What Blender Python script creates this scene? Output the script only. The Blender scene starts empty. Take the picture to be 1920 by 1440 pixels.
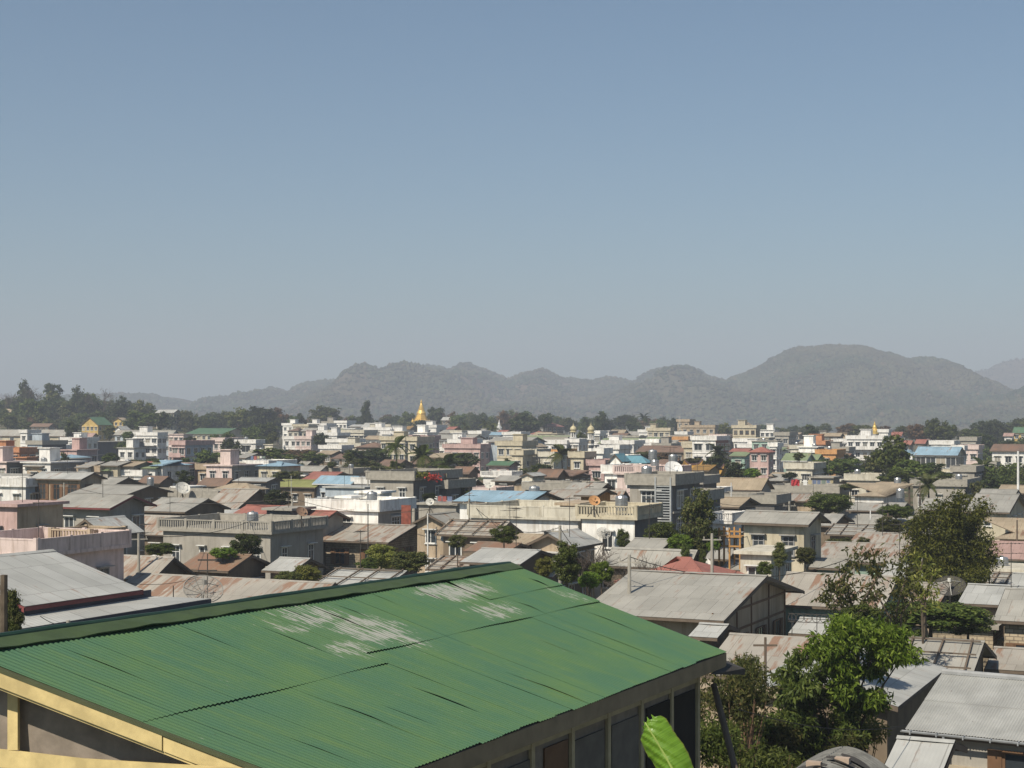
import bpy, math, random
import numpy as np
from mathutils import Vector, Matrix
SC = bpy.context.scene
COL = SC.collection
R = math.radians
# ---------------------------------------------------------------- camera (level, lens shift for the framing)
F, H, HY, CX = 3000.0, 14.0, 790.0, 960.0      # focal length in photo pixels, eye height, horizon row, centre column
cam = bpy.data.cameras.new('camera'); camo = bpy.data.objects.new('camera', cam); COL.objects.link(camo)
camo.location = (0, 0, H); camo.rotation_euler = (R(90), 0, 0)
cam.sensor_width = 36; cam.lens = 36 * F / 1920; cam.shift_y = (HY - 720) / 1920
cam.clip_start = 0.1; cam.clip_end = 30000
SC.camera = camo
# ---------------------------------------------------------------- light
SUN_V = Vector((-0.60, -0.80, 0)).normalized(); SUN_EL = R(47)
sdir = Vector((SUN_V.x * math.cos(SUN_EL), SUN_V.y * math.cos(SUN_EL), math.sin(SUN_EL)))
w = bpy.data.worlds.new('World'); SC.world = w; w.use_nodes = True
nt = w.node_tree; nt.nodes.clear()
sky = nt.nodes.new('ShaderNodeTexSky'); sky.sky_type = 'NISHITA'; sky.sun_disc = False
sky.sun_elevation = SUN_EL; sky.sun_rotation = math.atan2(sdir.x, sdir.y)
sky.altitude = 300; sky.air_density = 1.0; sky.dust_density = 1.3; sky.ozone_density = 1.2
bg = nt.nodes.new('ShaderNodeBackground'); bg.inputs[1].default_value = 0.052
wo = nt.nodes.new('ShaderNodeOutputWorld')
tn = nt.nodes.new('ShaderNodeMix'); tn.data_type = 'RGBA'; tn.blend_type = 'MULTIPLY'; tn.inputs[0].default_value = 1; tn.inputs[7].default_value = (.76, .94, 1.0, 1)
nt.links.new(sky.outputs[0], tn.inputs[6]); nt.links.new(tn.outputs[2], bg.inputs[0]); nt.links.new(bg.outputs[0], wo.inputs[0])
sl = bpy.data.lights.new('sun', 'SUN'); sl.energy = 3.8; sl.angle = R(0.6); sl.color = (1.0, 0.90, 0.74)
so = bpy.data.objects.new('sun', sl); COL.objects.link(so)
so.rotation_euler = (-sdir).to_track_quat('-Z', 'Y').to_euler(); so.location = (-40, -40, 80)
SC.view_settings.view_transform = 'Standard'; SC.view_settings.look = 'None'
SC.view_settings.exposure = 0.70; SC.view_settings.gamma = 1.0

# ---------------------------------------------------------------- helpers
def sm(a, b, x):
    t = min(1, max(0, (x - a) / (b - a))); return t * t * (3 - 2 * t)
def ground(x, y):
    z = 6.0 * (1 - sm(18, 62, y)) * (1 - sm(3, 11, x))
    px = CX + F * x / max(y, 30)
    z += 17 * sm(560, 900, y) * (1 - sm(250, 600, px)) * (1 - sm(1500, 2000, y))
    z += 16 * sm(380, 800, y) * sm(1790, 2150, px) * (1 - sm(1500, 2000, y))
    return z
def pt(px, py, d): return Vector(((px - CX) * d / F, d, H - (py - HY) * d / F))
def pix(p): return (CX + F * p[0] / p[1], HY - F * (p[2] - H) / p[1])

def tag(o, label=None, cat=None, group=None, kind=None):
    if label: o['label'] = label
    if cat: o['category'] = cat
    if group: o['group'] = group
    if kind: o['kind'] = kind
    return o
def empty(name, loc, rz=0, parent=None):
    o = bpy.data.objects.new(name, None); COL.objects.link(o); o.location = loc; o.rotation_euler = (0, 0, rz)
    o.empty_display_size = 0.3
    if parent: o.parent = parent
    return o
def inst(name, me, parent=None, loc=(0, 0, 0), rot=(0, 0, 0), scale=(1, 1, 1)):
    o = bpy.data.objects.new(name, me); COL.objects.link(o)
    o.location = loc; o.rotation_euler = rot; o.scale = scale
    if parent: o.parent = parent
    return o

class MB:
    def __init__(s): s.v = []; s.f = []; s.uv = []; s.m = []
    def poly(s, pts, uv=None, mi=0):
        n = len(s.v); s.v += [tuple(p) for p in pts]; s.f.append(tuple(range(n, n + len(pts)))); s.m.append(mi)
        if uv is None: uv = [(0, 0)] * len(pts)
        s.uv += uv
        return s
    def box(s, x0, x1, y0, y1, z0, z1, mi=0, T=None):
        c = [(x0, y0, z0), (x1, y0, z0), (x1, y1, z0), (x0, y1, z0), (x0, y0, z1), (x1, y0, z1), (x1, y1, z1), (x0, y1, z1)]
        for q, ax in (((0, 1, 5, 4), 0), ((1, 2, 6, 5), 1), ((2, 3, 7, 6), 0), ((3, 0, 4, 7), 1), ((4, 5, 6, 7), 2), ((3, 2, 1, 0), 2)):
            p = [c[i] for i in q]
            uv = [((a[0], a[2]) if ax == 0 else (a[1], a[2]) if ax == 1 else (a[0], a[1])) for a in p]
            if T: p = [T @ Vector(a) for a in p]
            s.poly(p, uv, mi)
        return s
    def bar(s, a, b, r, mi=0, r2=None, n=4):
        a = Vector(a); b = Vector(b); d = (b - a).normalized(); r2 = r if r2 is None else r2
        u = d.cross(Vector((0, 0, 1)) if abs(d.z) < .9 else Vector((1, 0, 0))).normalized(); v = d.cross(u)
        A = [a + (u * math.cos(2 * math.pi * (k + .5) / n) + v * math.sin(2 * math.pi * (k + .5) / n)) * r for k in range(n)]
        B = [b + (u * math.cos(2 * math.pi * (k + .5) / n) + v * math.sin(2 * math.pi * (k + .5) / n)) * r2 for k in range(n)]
        for k in range(n):
            j = (k + 1) % n; s.poly([A[k], A[j], B[j], B[k]], [(k / n, 0), ((k + 1) / n, 0), ((k + 1) / n, 1), (k / n, 1)], mi)
        s.poly(B, None, mi); s.poly(A[::-1], None, mi)
        return s
    def lathe(s, prof, c=(0, 0, 0), n=16, mi=0):
        for (r0, z0), (r1, z1) in zip(prof[:-1], prof[1:]):
            for k in range(n):
                a0 = 2 * math.pi * k / n; a1 = 2 * math.pi * (k + 1) / n
                s.poly([(c[0] + r0 * math.cos(a0), c[1] + r0 * math.sin(a0), c[2] + z0), (c[0] + r0 * math.cos(a1), c[1] + r0 * math.sin(a1), c[2] + z0),
                        (c[0] + r1 * math.cos(a1), c[1] + r1 * math.sin(a1), c[2] + z1), (c[0] + r1 * math.cos(a0), c[1] + r1 * math.sin(a0), c[2] + z1)], None, mi)
        return s
    def mesh(s, name, mats):
        me = bpy.data.meshes.new(name); me.from_pydata(s.v, [], s.f)
        l = me.uv_layers.new(name='UVMap'); l.data.foreach_set('uv', np.array(s.uv, dtype=np.float32).ravel())
        for m in (mats if isinstance(mats, (list, tuple)) else [mats]): me.materials.append(m)
        if max(s.m, default=0): me.polygons.foreach_set('material_index', s.m)
        me.update(); return me
    def build(s, name, mats, parent=None, loc=(0, 0, 0), rot=(0, 0, 0)):
        return inst(name, s.mesh(name, mats), parent, loc, rot)

# ---------------------------------------------------------------- materials
class NT:
    def __init__(s, name):
        s.mat = bpy.data.materials.new(name); s.mat.use_nodes = True; s.t = s.mat.node_tree; s.t.nodes.clear()
        s.out = s.n('ShaderNodeOutputMaterial'); s.p = s.n('ShaderNodeBsdfPrincipled'); s.l(s.p.outputs[0], s.out.inputs[0])
    def n(s, k, **kw):
        x = s.t.nodes.new(k)
        for a, b in kw.items(): setattr(x, a, b)
        return x
    def l(s, a, b): s.t.links.new(a, b)
    def co(s, which='Object', sc=(1, 1, 1)):
        c = s.n('ShaderNodeTexCoord'); m = s.n('ShaderNodeMapping'); m.inputs['Scale'].default_value = sc
        s.l(c.outputs[which], m.inputs[0]); oi = s.n('ShaderNodeObjectInfo'); mu = s.n('ShaderNodeMath', operation='MULTIPLY'); mu.inputs[1].default_value = 57.0
        s.l(oi.outputs['Random'], mu.inputs[0]); s.l(mu.outputs[0], m.inputs['Location']); return m.outputs[0]
    def noise(s, co, scale, det=3, rough=.6):
        x = s.n('ShaderNodeTexNoise'); x.inputs['Scale'].default_value = scale; x.inputs['Detail'].default_value = det; x.inputs['Roughness'].default_value = rough
        s.l(co, x.inputs['Vector']); return x.outputs['Fac']
    def ramp(s, fac, stops):
        x = s.n('ShaderNodeValToRGB'); e = x.color_ramp.elements
        while len(e) > 1: e.remove(e[-1])
        for i, (p, c) in enumerate(stops):
            q = e[0] if i == 0 else e.new(p)
            q.position = p; q.color = (c, c, c, 1) if isinstance(c, (int, float)) else (*c, 1)
        s.l(fac, x.inputs[0]); return x.outputs[0]
    def mix(s, fac, a, b, bt='MIX'):
        x = s.n('ShaderNodeMix', data_type='RGBA', blend_type=bt)
        for v, i in ((fac, x.inputs[0]), (a, x.inputs[6]), (b, x.inputs[7])):
            if isinstance(v, (int, float)): i.default_value = v if i == x.inputs[0] else (v, v, v, 1)
            elif isinstance(v, tuple): i.default_value = (*v, 1)
            else: s.l(v, i)
        return x.outputs[2]
    def math(s, op, a, b=None):
        x = s.n('ShaderNodeMath', operation=op)
        for v, i in ((a, x.inputs[0]), (b, x.inputs[1])):
            if v is None: continue
            if isinstance(v, (int, float)): i.default_value = v
            else: s.l(v, i)
        return x.outputs[0]
    def bump(s, h, st, dist=.05):
        b = s.n('ShaderNodeBump'); b.inputs['Strength'].default_value = st; b.inputs['Distance'].default_value = dist
        s.l(h, b.inputs['Height']); s.l(b.outputs[0], s.p.inputs['Normal'])
    def done(s, col, rough=.85, spec=.3, metal=0):
        if isinstance(col, tuple): s.p.inputs['Base Color'].default_value = (*col, 1)
        else: s.l(col, s.p.inputs['Base Color'])
        s.p.inputs['Roughness'].default_value = rough; s.p.inputs['Specular IOR Level'].default_value = spec; s.p.inputs['Metallic'].default_value = metal
        return s.mat
_c = {}
def plain(name, col, rough=.7, metal=0, spec=.3, var=.25):
    if name in _c: return _c[name]
    t = NT(name); n = t.noise(t.co('Object'), 2.5, 4)
    c = t.mix(t.ramp(n, [(.35, 1 - var), (.65, 1)]), (0, 0, 0), col) if var else col
    _c[name] = t.done(c, rough, spec, metal); return _c[name]
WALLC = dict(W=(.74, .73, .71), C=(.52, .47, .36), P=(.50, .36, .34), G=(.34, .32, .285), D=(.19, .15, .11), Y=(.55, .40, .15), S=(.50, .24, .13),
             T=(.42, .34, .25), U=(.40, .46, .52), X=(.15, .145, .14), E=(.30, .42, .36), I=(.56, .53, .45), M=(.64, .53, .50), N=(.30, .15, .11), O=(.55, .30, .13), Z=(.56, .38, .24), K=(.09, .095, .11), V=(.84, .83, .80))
def wall(k):
    n = 'wall_paint_' + k
    if n in _c: return _c[n]
    t = NT(n); c = WALLC.get(k, (.4, .35, .27))
    if k == 'B':
        co = t.n('ShaderNodeTexCoord').outputs['UV']; b = t.n('ShaderNodeTexBrick'); t.l(co, b.inputs['Vector'])
        b.inputs['Color1'].default_value = (.44, .37, .27, 1); b.inputs['Color2'].default_value = (.34, .28, .20, 1); b.inputs['Mortar'].default_value = (.17, .14, .11, 1)
        b.inputs['Scale'].default_value = 1; b.inputs['Brick Width'].default_value = .42; b.inputs['Row Height'].default_value = .2; b.inputs['Mortar Size'].default_value = .022
        base = t.mix(t.ramp(t.noise(t.co('Object'), 1.2), [(.35, .65), (.6, 1)]), (0, 0, 0), b.outputs[0])
    else:
        a = t.noise(t.co('Object', (.5, .5, .35)), 1.5, 5); s_ = t.noise(t.co('Object', (2.2, 2.2, .22)), 1.3, 4, .7)
        dirty = tuple(x * y for x, y in zip(c, (.52, .48, .42)))
        m = t.ramp(s_, [(.48, 0), (.72, .4 if k in 'GXKD' else .75)]); base = t.mix(m, c, dirty)
        base = t.mix(t.ramp(a, [(.3, .72), (.62, 1)]), (0, 0, 0), base)
        t.bump(t.noise(t.co('Object'), 9, 3), .15, .03)
    _c[n] = t.done(base, .9, .2); return _c[n]
ROOFC = dict(G=((.34, .33, .30), .10), L=((.42, .425, .41), .06), Q=((.36, .335, .295), .42), B=((.25, .18, .13), .7), N=((.20, .135, .10), .35), R=((.34, .14, .11), .12), V=((.09, .17, .10), .05),
             Y=((.22, .27, .15), .05), O=((.24, .25, .09), .05), U=((.27, .40, .50), .03), S=((.13, .29, .36), .03), T=((.38, .31, .22), .15), K=((.15, .145, .135), .1), J=((.30, .18, .055), .1), P=((.40, .27, .24), .2))
def roofm(k):
    n = 'roof_metal_' + k
    if n in _c: return _c[n]
    c, rust = ROOFC[k]; t = NT(n)
    uv = t.n('ShaderNodeTexCoord').outputs['UV']
    oi = t.n('ShaderNodeObjectInfo').outputs['Random']; off = t.n('ShaderNodeVectorMath', operation='SCALE'); off.inputs[0].default_value = (31, 17, 0)
    t.l(oi, off.inputs['Scale']); ad = t.n('ShaderNodeVectorMath', operation='ADD'); t.l(uv, ad.inputs[0]); t.l(off.outputs[0], ad.inputs[1]); uvr = ad.outputs[0]
    b = t.n('ShaderNodeTexBrick'); t.l(uvr, b.inputs['Vector']); b.offset = .37
    b.inputs['Color1'].default_value = (1, 1, 1, 1); b.inputs['Color2'].default_value = (.84, .84, .83, 1); b.inputs['Mortar'].default_value = (.66, .65, .64, 1)
    for a, v in (('Scale', 1), ('Brick Width', .75), ('Row Height', 2.3), ('Mortar Size', .018), ('Bias', -.2)): b.inputs[a].default_value = v
    sheet = t.n('ShaderNodeTexWhiteNoise'); sn = t.n('ShaderNodeVectorMath', operation='SNAP'); sn.inputs[1].default_value = (.75, 2.3, 1); t.l(uvr, sn.inputs[0]); t.l(sn.outputs[0], sheet.inputs[0])
    mp = t.n('ShaderNodeMapping'); mp.inputs['Scale'].default_value = (2.2, .35, 1); t.l(uvr, mp.inputs[0])
    ns = t.noise(mp.outputs[0], 1.2, 5, .65)
    big = t.noise(uvr, .35, 3)
    r = t.math('ADD', t.math('ADD', ns, t.math('MULTIPLY', sheet.outputs[0], .22)), t.math('MULTIPLY', big, .35))
    th = 1.02 - rust * .42
    rm = t.ramp(r, [(max(0, th - .08) * .8, 0), (min(1, th * .8 + .06), 1)]) if False else t.ramp(t.math('MULTIPLY', r, .8), [(th * .8 - .05, 0), (th * .8 + .05, .9)])
    base = t.mix(1.0, c, b.outputs[0], 'MULTIPLY')
    base = t.mix(t.ramp(big, [(.3, .75), (.65, 1)]), (0, 0, 0), base)
    rc = t.mix(ns, (.17, .085, .05), (.25, .155, .105))
    base = t.mix(rm, base, rc)
    wv = t.n('ShaderNodeTexWave'); wv.inputs['Scale'].default_value = 2.6; mp2 = t.n('ShaderNodeMapping'); t.l(uv, mp2.inputs[0]); t.l(mp2.outputs[0], wv.inputs[0])
    t.bump(wv.outputs['Fac'], .22, .03)
    _c[n] = t.done(base, .6, .35, .0); return _c[n]
_t = NT('window_glass'); _r = _t.n('ShaderNodeObjectInfo').outputs['Random']
M_PANE = _t.done(_t.ramp(_r, [(0, (.02, .025, .03)), (.55, (.045, .055, .065)), (.72, (.05, .05, .05)), (.8, (.22, .22, .2)), (1, (.34, .30, .24))]), .15, .6)
M_WF = plain('white_frame', (.68, .68, .66), .6); M_BF = plain('brown_frame', (.16, .09, .05), .7); M_GF = plain('grey_frame', (.3, .3, .3), .7)
M_DARK = plain('interior_shade', (.02, .018, .016), .9)  # near black, stands in for the shade inside openings
M_WOOD = plain('weathered_wood', (.14, .11, .085), .85); M_CON = plain('bare_concrete', (.34, .32, .28), .9); M_WHITE = plain('white_paint', (.7, .7, .69), .7)
M_METAL = plain('steel', (.4, .41, .42), .35, .7); M_MAROON = plain('maroon_paint', (.20, .06, .06), .6); M_BLUEG = plain('shutter_blue', (.33, .40, .45), .7)
M_GOLD = plain('gold_leaf', (.72, .50, .14), .42, .35, var=.2); M_TRUNK = plain('bark', (.12, .095, .07), .95, var=.5)
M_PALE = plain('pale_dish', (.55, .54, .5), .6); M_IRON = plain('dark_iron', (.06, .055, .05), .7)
FCOL = dict(w=M_WF, b=M_BF, g=M_GF, m=M_MAROON)

# ---------------------------------------------------------------- windows
_wm = {}
def winmesh(w, h, st, far):
    k = (round(w, 1), round(h, 1), st, far)
    if k in _wm: return _wm[k]
    w, h = k[0], k[1]; fr = MB(); pn = MB(); t = .09 if not far else .08
    fr.box(-w / 2, w / 2, -.06, 0, 0, t).box(-w / 2, w / 2, -.06, 0, h - t, h)
    fr.box(-w / 2, -w / 2 + t, -.058, 0, t, h - t).box(w / 2 - t, w / 2, -.058, 0, t, h - t)
    nm = max(1, round(w / .55)) if not far else (2 if w > 1 else 1)
    for i in range(1, nm):
        x = -w / 2 + w * i / nm; fr.box(x - .03, x + .03, -.056, -.003, t, h - t)
    if h > 1.3 and not far: fr.box(-w / 2 + t, w / 2 - t, -.05, -.003, h * .72 - .025, h * .72 + .025)
    if st == 'b' and not far:        # open shutters
        fr.box(-w / 2 - .42, -w / 2, -.10, -.06, 0, h).box(w / 2, w / 2 + .42, -.10, -.06, 0, h)
    fr.box(-w / 2 - .06, w / 2 + .06, -.14, -.061, -.06, .02) 
    if st != 'b': fr.box(-w / 2 - .15, w / 2 + .15, -.38, -.061, h + .04, h + .11)
    pn.poly([(-w / 2 + t, -.02, t), (w / 2 - t, -.02, t), (w / 2 - t, -.02, h - t), (-w / 2 + t, -.02, h - t)])
    if far:
        fr.poly([(-w / 2 + t, -.02, t), (w / 2 - t, -.02, t), (w / 2 - t, -.02, h - t), (-w / 2 + t, -.02, h - t)], None, 1)
        _wm[k] = (fr.mesh('window', [FCOL[st], M_PANE]), None)
    else: _wm[k] = (fr.mesh('window', FCOL[st]), pn.mesh('pane', M_PANE))
    return _wm[k]
def put_window(par, loc, rz, w, h, st, far):
    a, b = winmesh(w, h, st, far); o = inst('window', a, par, loc, (0, 0, rz))
    if b: inst('pane', b, o)
_dm = None
def put_door(par, loc, rz, mat):
    m = MB().box(-.45, .45, -.05, 0, 0, 2.05).box(-.52, -.45, -.08, 0, 0, 2.12).box(.45, .52, -.08, 0, 0, 2.12).box(-.45, .45, -.08, 0, 2.05, 2.12)
    m.build('door', mat, par, loc, (0, 0, rz))

# ---------------------------------------------------------------- buildings
rng = random.Random(5)
LOG = []; BLD = []
def frame(xl, xc, xr, ye, d, a, W, D):
    C = pt(xc, ye, d); ar = R(a); ca, sa = math.cos(ar), math.sin(ar)
    if W is None:
        k = (xl - CX) / F; W = (C.x - k * C.y) / (ca + k * sa)
    if D is None:
        if xr is None: D = 8
        else:
            k = (xr - CX) / F; den = k * ca - sa; D = (C.x - k * C.y) / den if abs(den) > .02 else 8
            if D < 3 or D > 26: LOG.append(('D', xc, ye, round(D, 1))); D = min(14, max(5, D)) if D > 0 else 8
    return C, W, D
def bld(kind, xl, xc, xr, ye, d, yr, roof, wl, label, ax='x', a=25, W=None, D=None, ov=.5, hip=False, win=None, par='solid', batt=False, st='w', sp=2.7, name='house', cat='house', fas=None, rise=None,
        rwin=True, fwin=True, bands=True, side=None, ww=1.1, wh=1.25, ceil=None, group=None, door=False, zb=None, bal=False, tank=False, pw=None):
    if d < 8: d = (H - (3.1 * d + .3)) * F / (ye - HY)
    C, W, D = frame(xl, xc, xr, ye, d, a, W, D)
    if kind == 'f' and d > 350 and fwin: C.z += 1.1
    g = ground(C.x, C.y) if zb is None else zb
    e = empty(name, (C.x, C.y, g), -R(a)); tag(e, label, cat, group)
    ze = C.z - g
    if ze < 2.0: LOG.append(('low', xc, ye, round(ze, 1)))
    far = d > 330
    if far: sp, ww, wh = sp * .84, ww + .2, wh + .15
    nst = ceil or max(1, round((ze - (.9 if kind == 'f' else 0)) / 3.05))
    Wm = wall(wl)
    wmats = [Wm, wall(side)] if side else [Wm]  # right face tone; most grey and blue ones carry painted shade
    if kind == 'g':
        U, V = (W, D) if ax == 'x' else (D, W)
        P = (lambda u, v, z: (-U + u, v, z)) if ax == 'x' else (lambda u, v, z: (-v, u, z))
        if rise is None:
            dn = C.y + (math.cos(R(a)) * D / 2 if ax == 'x' else math.sin(R(a)) * W / 2)
            zr = H - (yr - HY) * dn / F; rise = zr - C.z
            lo, hi = .10 * V, .34 * V
            if rise < lo or rise > hi: LOG.append(('rise', xc, ye, round(rise, 1), 'V', round(V, 1), 'U', round(U, 1))); rise = min(hi, max(lo, rise))
        o = min(ov, V * .12); k = rise / (V / 2); zt = ze + o * k - .1
        wm = MB()
        if ax == 'x': x0, x1, y0, y1 = -U + o, -o, o, V - o
        else: x0, x1, y0, y1 = -V + o, -o, o, U - o
        wm.box(x0, x1, y0, y1, -1.0, zt)
        if not hip:
            for u in (o, U - o):
                for du in (0,):
                    wm.poly([P(u, o, zt), P(u, V - o, zt), P(u, V / 2, ze + rise - .12)], [(o, zt), (V - o, zt), (V / 2, ze + rise)])
        wo_ = wm.build('wall', wmats, e)
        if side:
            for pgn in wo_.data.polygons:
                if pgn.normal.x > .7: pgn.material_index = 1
        rm = MB(); th = .07; hl = V / 2 * .95 if hip else 0; sl_ = math.hypot(V / 2, rise); sg = (rng.random() - .5) * .1
        for zz in (0, -th):
            n = 6 if not hip else 1
            for i in range(n):
                a0, a1 = i / n, (i + 1) / n
                s0, s1 = (math.sin(a0 * 3.14) * sg, math.sin(a1 * 3.14) * sg)
                u0, u1 = U * a0, U * a1; h0 = hl if hip else u0; h1 = U - hl if hip else u1
                rm.poly([P(u0, 0, ze + zz), P(u1, 0, ze + zz), P(h1, V / 2, ze + rise + zz + s1), P(h0, V / 2, ze + rise + zz + s0)], [(u0, 0), (u1, 0), (h1, sl_), (h0, sl_)])
                rm.poly([P(u1, V, ze + zz), P(u0, V, ze + zz), P(h0, V / 2, ze + rise + zz + s0), P(h1, V / 2, ze + rise + zz + s1)], [(u1, 0), (u0, 0), (h0, sl_), (h1, sl_)])
            if hip:
                rm.poly([P(U, 0, ze + zz), P(U, V, ze + zz), P(U - hl, V / 2, ze + rise + zz)], [(0, 0), (V, 0), (V / 2, sl_)])
                rm.poly([P(0, V, ze + zz), P(0, 0, ze + zz), P(hl, V / 2, ze + rise + zz)], [(0, 0), (V, 0), (V / 2, sl_)])
        ro = rm.build('roof', roofm(roof), e)
        if not hip:
            cm = MB(); cw = .18
            for sgn in (-1, 1):
                cm.poly([P(-.02, V / 2, ze + rise + .05), P(U + .02, V / 2, ze + rise + .05), P(U + .02, V / 2 + sgn * cw, ze + rise + .03 - cw * k), P(-.02, V / 2 + sgn * cw, ze + rise + .03 - cw * k)])
            cm.build('ridge_cap', plain('ridge_cap_' + roof, tuple(x * .9 for x in ROOFC[roof][0]), .6), ro)
            fm = MB(); fmat = FCOL.get(fas, None) or (M_WHITE if fas == 'W' else M_WOOD); fh = .2
            for u in (-.03, U + .001):
                for sgn, v0 in ((1, 0), (-1, V)):
                    a_, b_ = (u, v0, ze - .02), (u, V / 2, ze + rise - .02)
                    for du in (0, .03):
                        fm.poly([P(u + du, v0, ze - .02), P(u + du, V / 2, ze + rise - .02), P(u + du, V / 2, ze + rise - fh), P(u + du, v0, ze - fh)])
                    fm.poly([P(u, v0, ze - fh), P(u + .03, v0, ze - fh), P(u + .03, V / 2, ze + rise - fh), P(u, V / 2, ze + rise - fh)])
            for v in (-.02, V + .02): fm.poly([P(0, v, ze - .02), P(U, v, ze - .02), P(U, v, ze - .16), P(0, v, ze - .16)])
            fm.build('fascia', fmat, e)
        if batt:
            bm_ = MB(); nv = max(3, int(U / 1.9))
            for i in range(nv + 1):
                u = .2 + (U - .4) * i / nv + rng.uniform(-.15, .15)
                bm_.bar(P(u, -.15, ze + .08), P(u + rng.uniform(-.2, .2), V / 2, ze + rise + .1), .055)
            for q in (.12, .5, .88):
                bm_.bar(P(.1, V / 2 * q, ze + rise * q + .18), P(U - .1, V / 2 * q, ze + rise * q + .18), .045)
            bm_.build('roof_batten', M_WOOD, e)
        fy, rx, top = y0, x1, zt; flen, rlen = x1 - x0, y1 - y0; fx0, ry0 = x0, y0
    else:
        ph = .85 if par != 'none' else .0; zr = ze - ph
        x0, x1, y0, y1 = -W, 0, 0, D
        wm = MB().box(x0, x1, y0, y1, -1.0, zr - .22)
        wo_ = wm.build('wall', wmats, e)
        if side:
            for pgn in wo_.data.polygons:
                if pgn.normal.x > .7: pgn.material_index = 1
        q = .35
        cmat = wall(pw) if pw else Wm if wl in 'WCIVMPOSTZ' else M_CON
        MB().box(x0 - q, x1 + q, y0 - q, y1 + q, zr - .22, zr).build('roof_slab', roofm(roof) if roof != '-' else cmat, e)
        if par != 'none':
            pm = MB(); t = .14; a0, a1, b0, b1 = x0 - q + .03, x1 + q - .03, y0 - q + .03, y1 + q - .03
            def run(p, q_, solid):
                L = (Vector(q_) - Vector(p)).length; dr = (Vector(q_) - Vector(p)).normalized(); nn = Vector((-dr.y, dr.x))
                Tm = Matrix(((dr.x, nn.x, 0, p[0]), (dr.y, nn.y, 0, p[1]), (0, 0, 1, zr), (0, 0, 0, 1)))
                if solid: pm.box(0, L, 0, t, 0, ph - .1, 0, Tm)
                else:
                    pm.box(0, L, .01, t - .01, 0, .14, 0, Tm)
                    nb = int(L / .24)
                    for i in range(nb): pm.box(.1 + i * .24, .2 + i * .24, .03, t - .03, .14, ph - .1, 0, Tm)
                pm.box(0, L, -.02, t + .02, ph - .1, ph, 0, Tm)
                for i in range(int(L / 2.6) + 1):
                    x = min(L - .12, i * L / max(1, int(L / 2.6))); pm.box(x - .12, x + .12, -.035, t + .035, 0, ph + .06, 0, Tm)
            so_ = par == 'solid' or far
            run((a0, b0), (a1, b0), so_); run((a1 - t * 0, b0 + .16), (a1, b1), so_); run((a1 - .16, b1), (a0, b1), True); run((a0, b1 - .16), (a0, b0 + .16), True)
            pm.build('parapet', cmat, e)
        if bands and nst > 1:
            for s in range(1, nst):
                z = zr * s / nst; MB().box(x0 - .12, x1 + .12, y0 - .12, y1 + .12, z - .12, z + .06).build('floor_band', cmat, e)
        fy, rx, top = y0, x1, zr - .3; flen, rlen = W, D; fx0, ry0 = x0, y0
        if bal:
            for s in range(1, nst):
                z = zr * s / nst; bm_ = MB().box(x0 + .3, x1 - .3, y0 - 1.4, y0 - .12, z - .14, z + .04)
                bm_.box(x0 + .3, x1 - .3, y0 - 1.4, y0 - 1.3, z + .04, z + .85)
                bm_.build('balcony', Wm, e)
    if kind == 'f' and d > 230 and W > 4.5 and rng.random() < .6:
        rx0 = -W * rng.uniform(.55, .95); rw = rng.uniform(2, 3.4); ry = rng.uniform(.8, max(1, D - 4)); rh = rng.uniform(2, 2.7)
        MB().box(rx0, min(-.2, rx0 + rw), ry, ry + 2.6, zr + .002, zr + rh).box(rx0 - .25, min(0, rx0 + rw + .25), ry - .25, ry + 2.85, zr + rh, zr + rh + .14).build('roof_room', Wm, e)
    if tank:
        put_tank(e, (x0 * .4, (y0 + y1) * .5, ze - (.85 if kind == 'f' else 0)))
    # windows on the two faces that look towards the viewpoint
    sh = top / nst
    for s in range(max(0, nst - 3), nst):
        z = s * sh + (sh - wh) * .52
        if fwin and flen > 1.6:
            n = max(1, min(9, round(flen / sp)))
            for i in range(n):
                x = fx0 + flen * (i + .5) / n
                if door and s == 0 and i == n // 2: put_door(e, (x, fy, .05), 0, M_BF); continue
                put_window(e, (x, fy - .003, z), 0, ww * (1 if n < 3 or i % 3 != 1 or far else .7), wh, st, far)
        if rwin and rlen > 2.2:
            n = max(1, min(6, round(rlen / (sp * 1.15))))
            for i in range(n):
                put_window(e, (rx + .003, ry0 + rlen * (i + .5) / n, z), R(90), ww, wh, st, far)
    BLD.append((e, label, W, D, ze, kind, C.y, x0, x1, y0, y1))
    LOG.append(('B', label[:28], 'd', round(C.y), 'h', round(ze, 1), 'W', round(W, 1), 'D', round(D, 1)))
    return e, W, D, ze
def g(*a, **k): return bld('g', *a, **k)
def f(xl, xc, xr, ye, d, wl, label, roof='-', name='flat_roofed_building', cat='building', **k):
    return bld('f', xl, xc, xr, ye, d, None, roof, wl, label, name=name, cat=cat, **k)
_tk = None
def put_tank(par, loc, top=False, label=None):
    global _tk
    if _tk is None:
        m = MB().lathe([(0, .35), (.5, .35), (.5, 1.35), (.42, 1.5), (.12, 1.55), (.12, 1.62), (0, 1.62)], n=14)
        for z in (.6, .85, 1.1): m.lathe([(.5, z - .03), (.53, z), (.5, z + .03)], n=14)
        for k in range(4): m.bar((.38 * math.cos(k * 1.57 + .8), .38 * math.sin(k * 1.57 + .8), 0), (.38 * math.cos(k * 1.57 + .8), .38 * math.sin(k * 1.57 + .8), .36), .03)
        _tk = m.mesh('water_tank', M_METAL)
    return inst('water_tank', _tk, par, loc)
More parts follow.
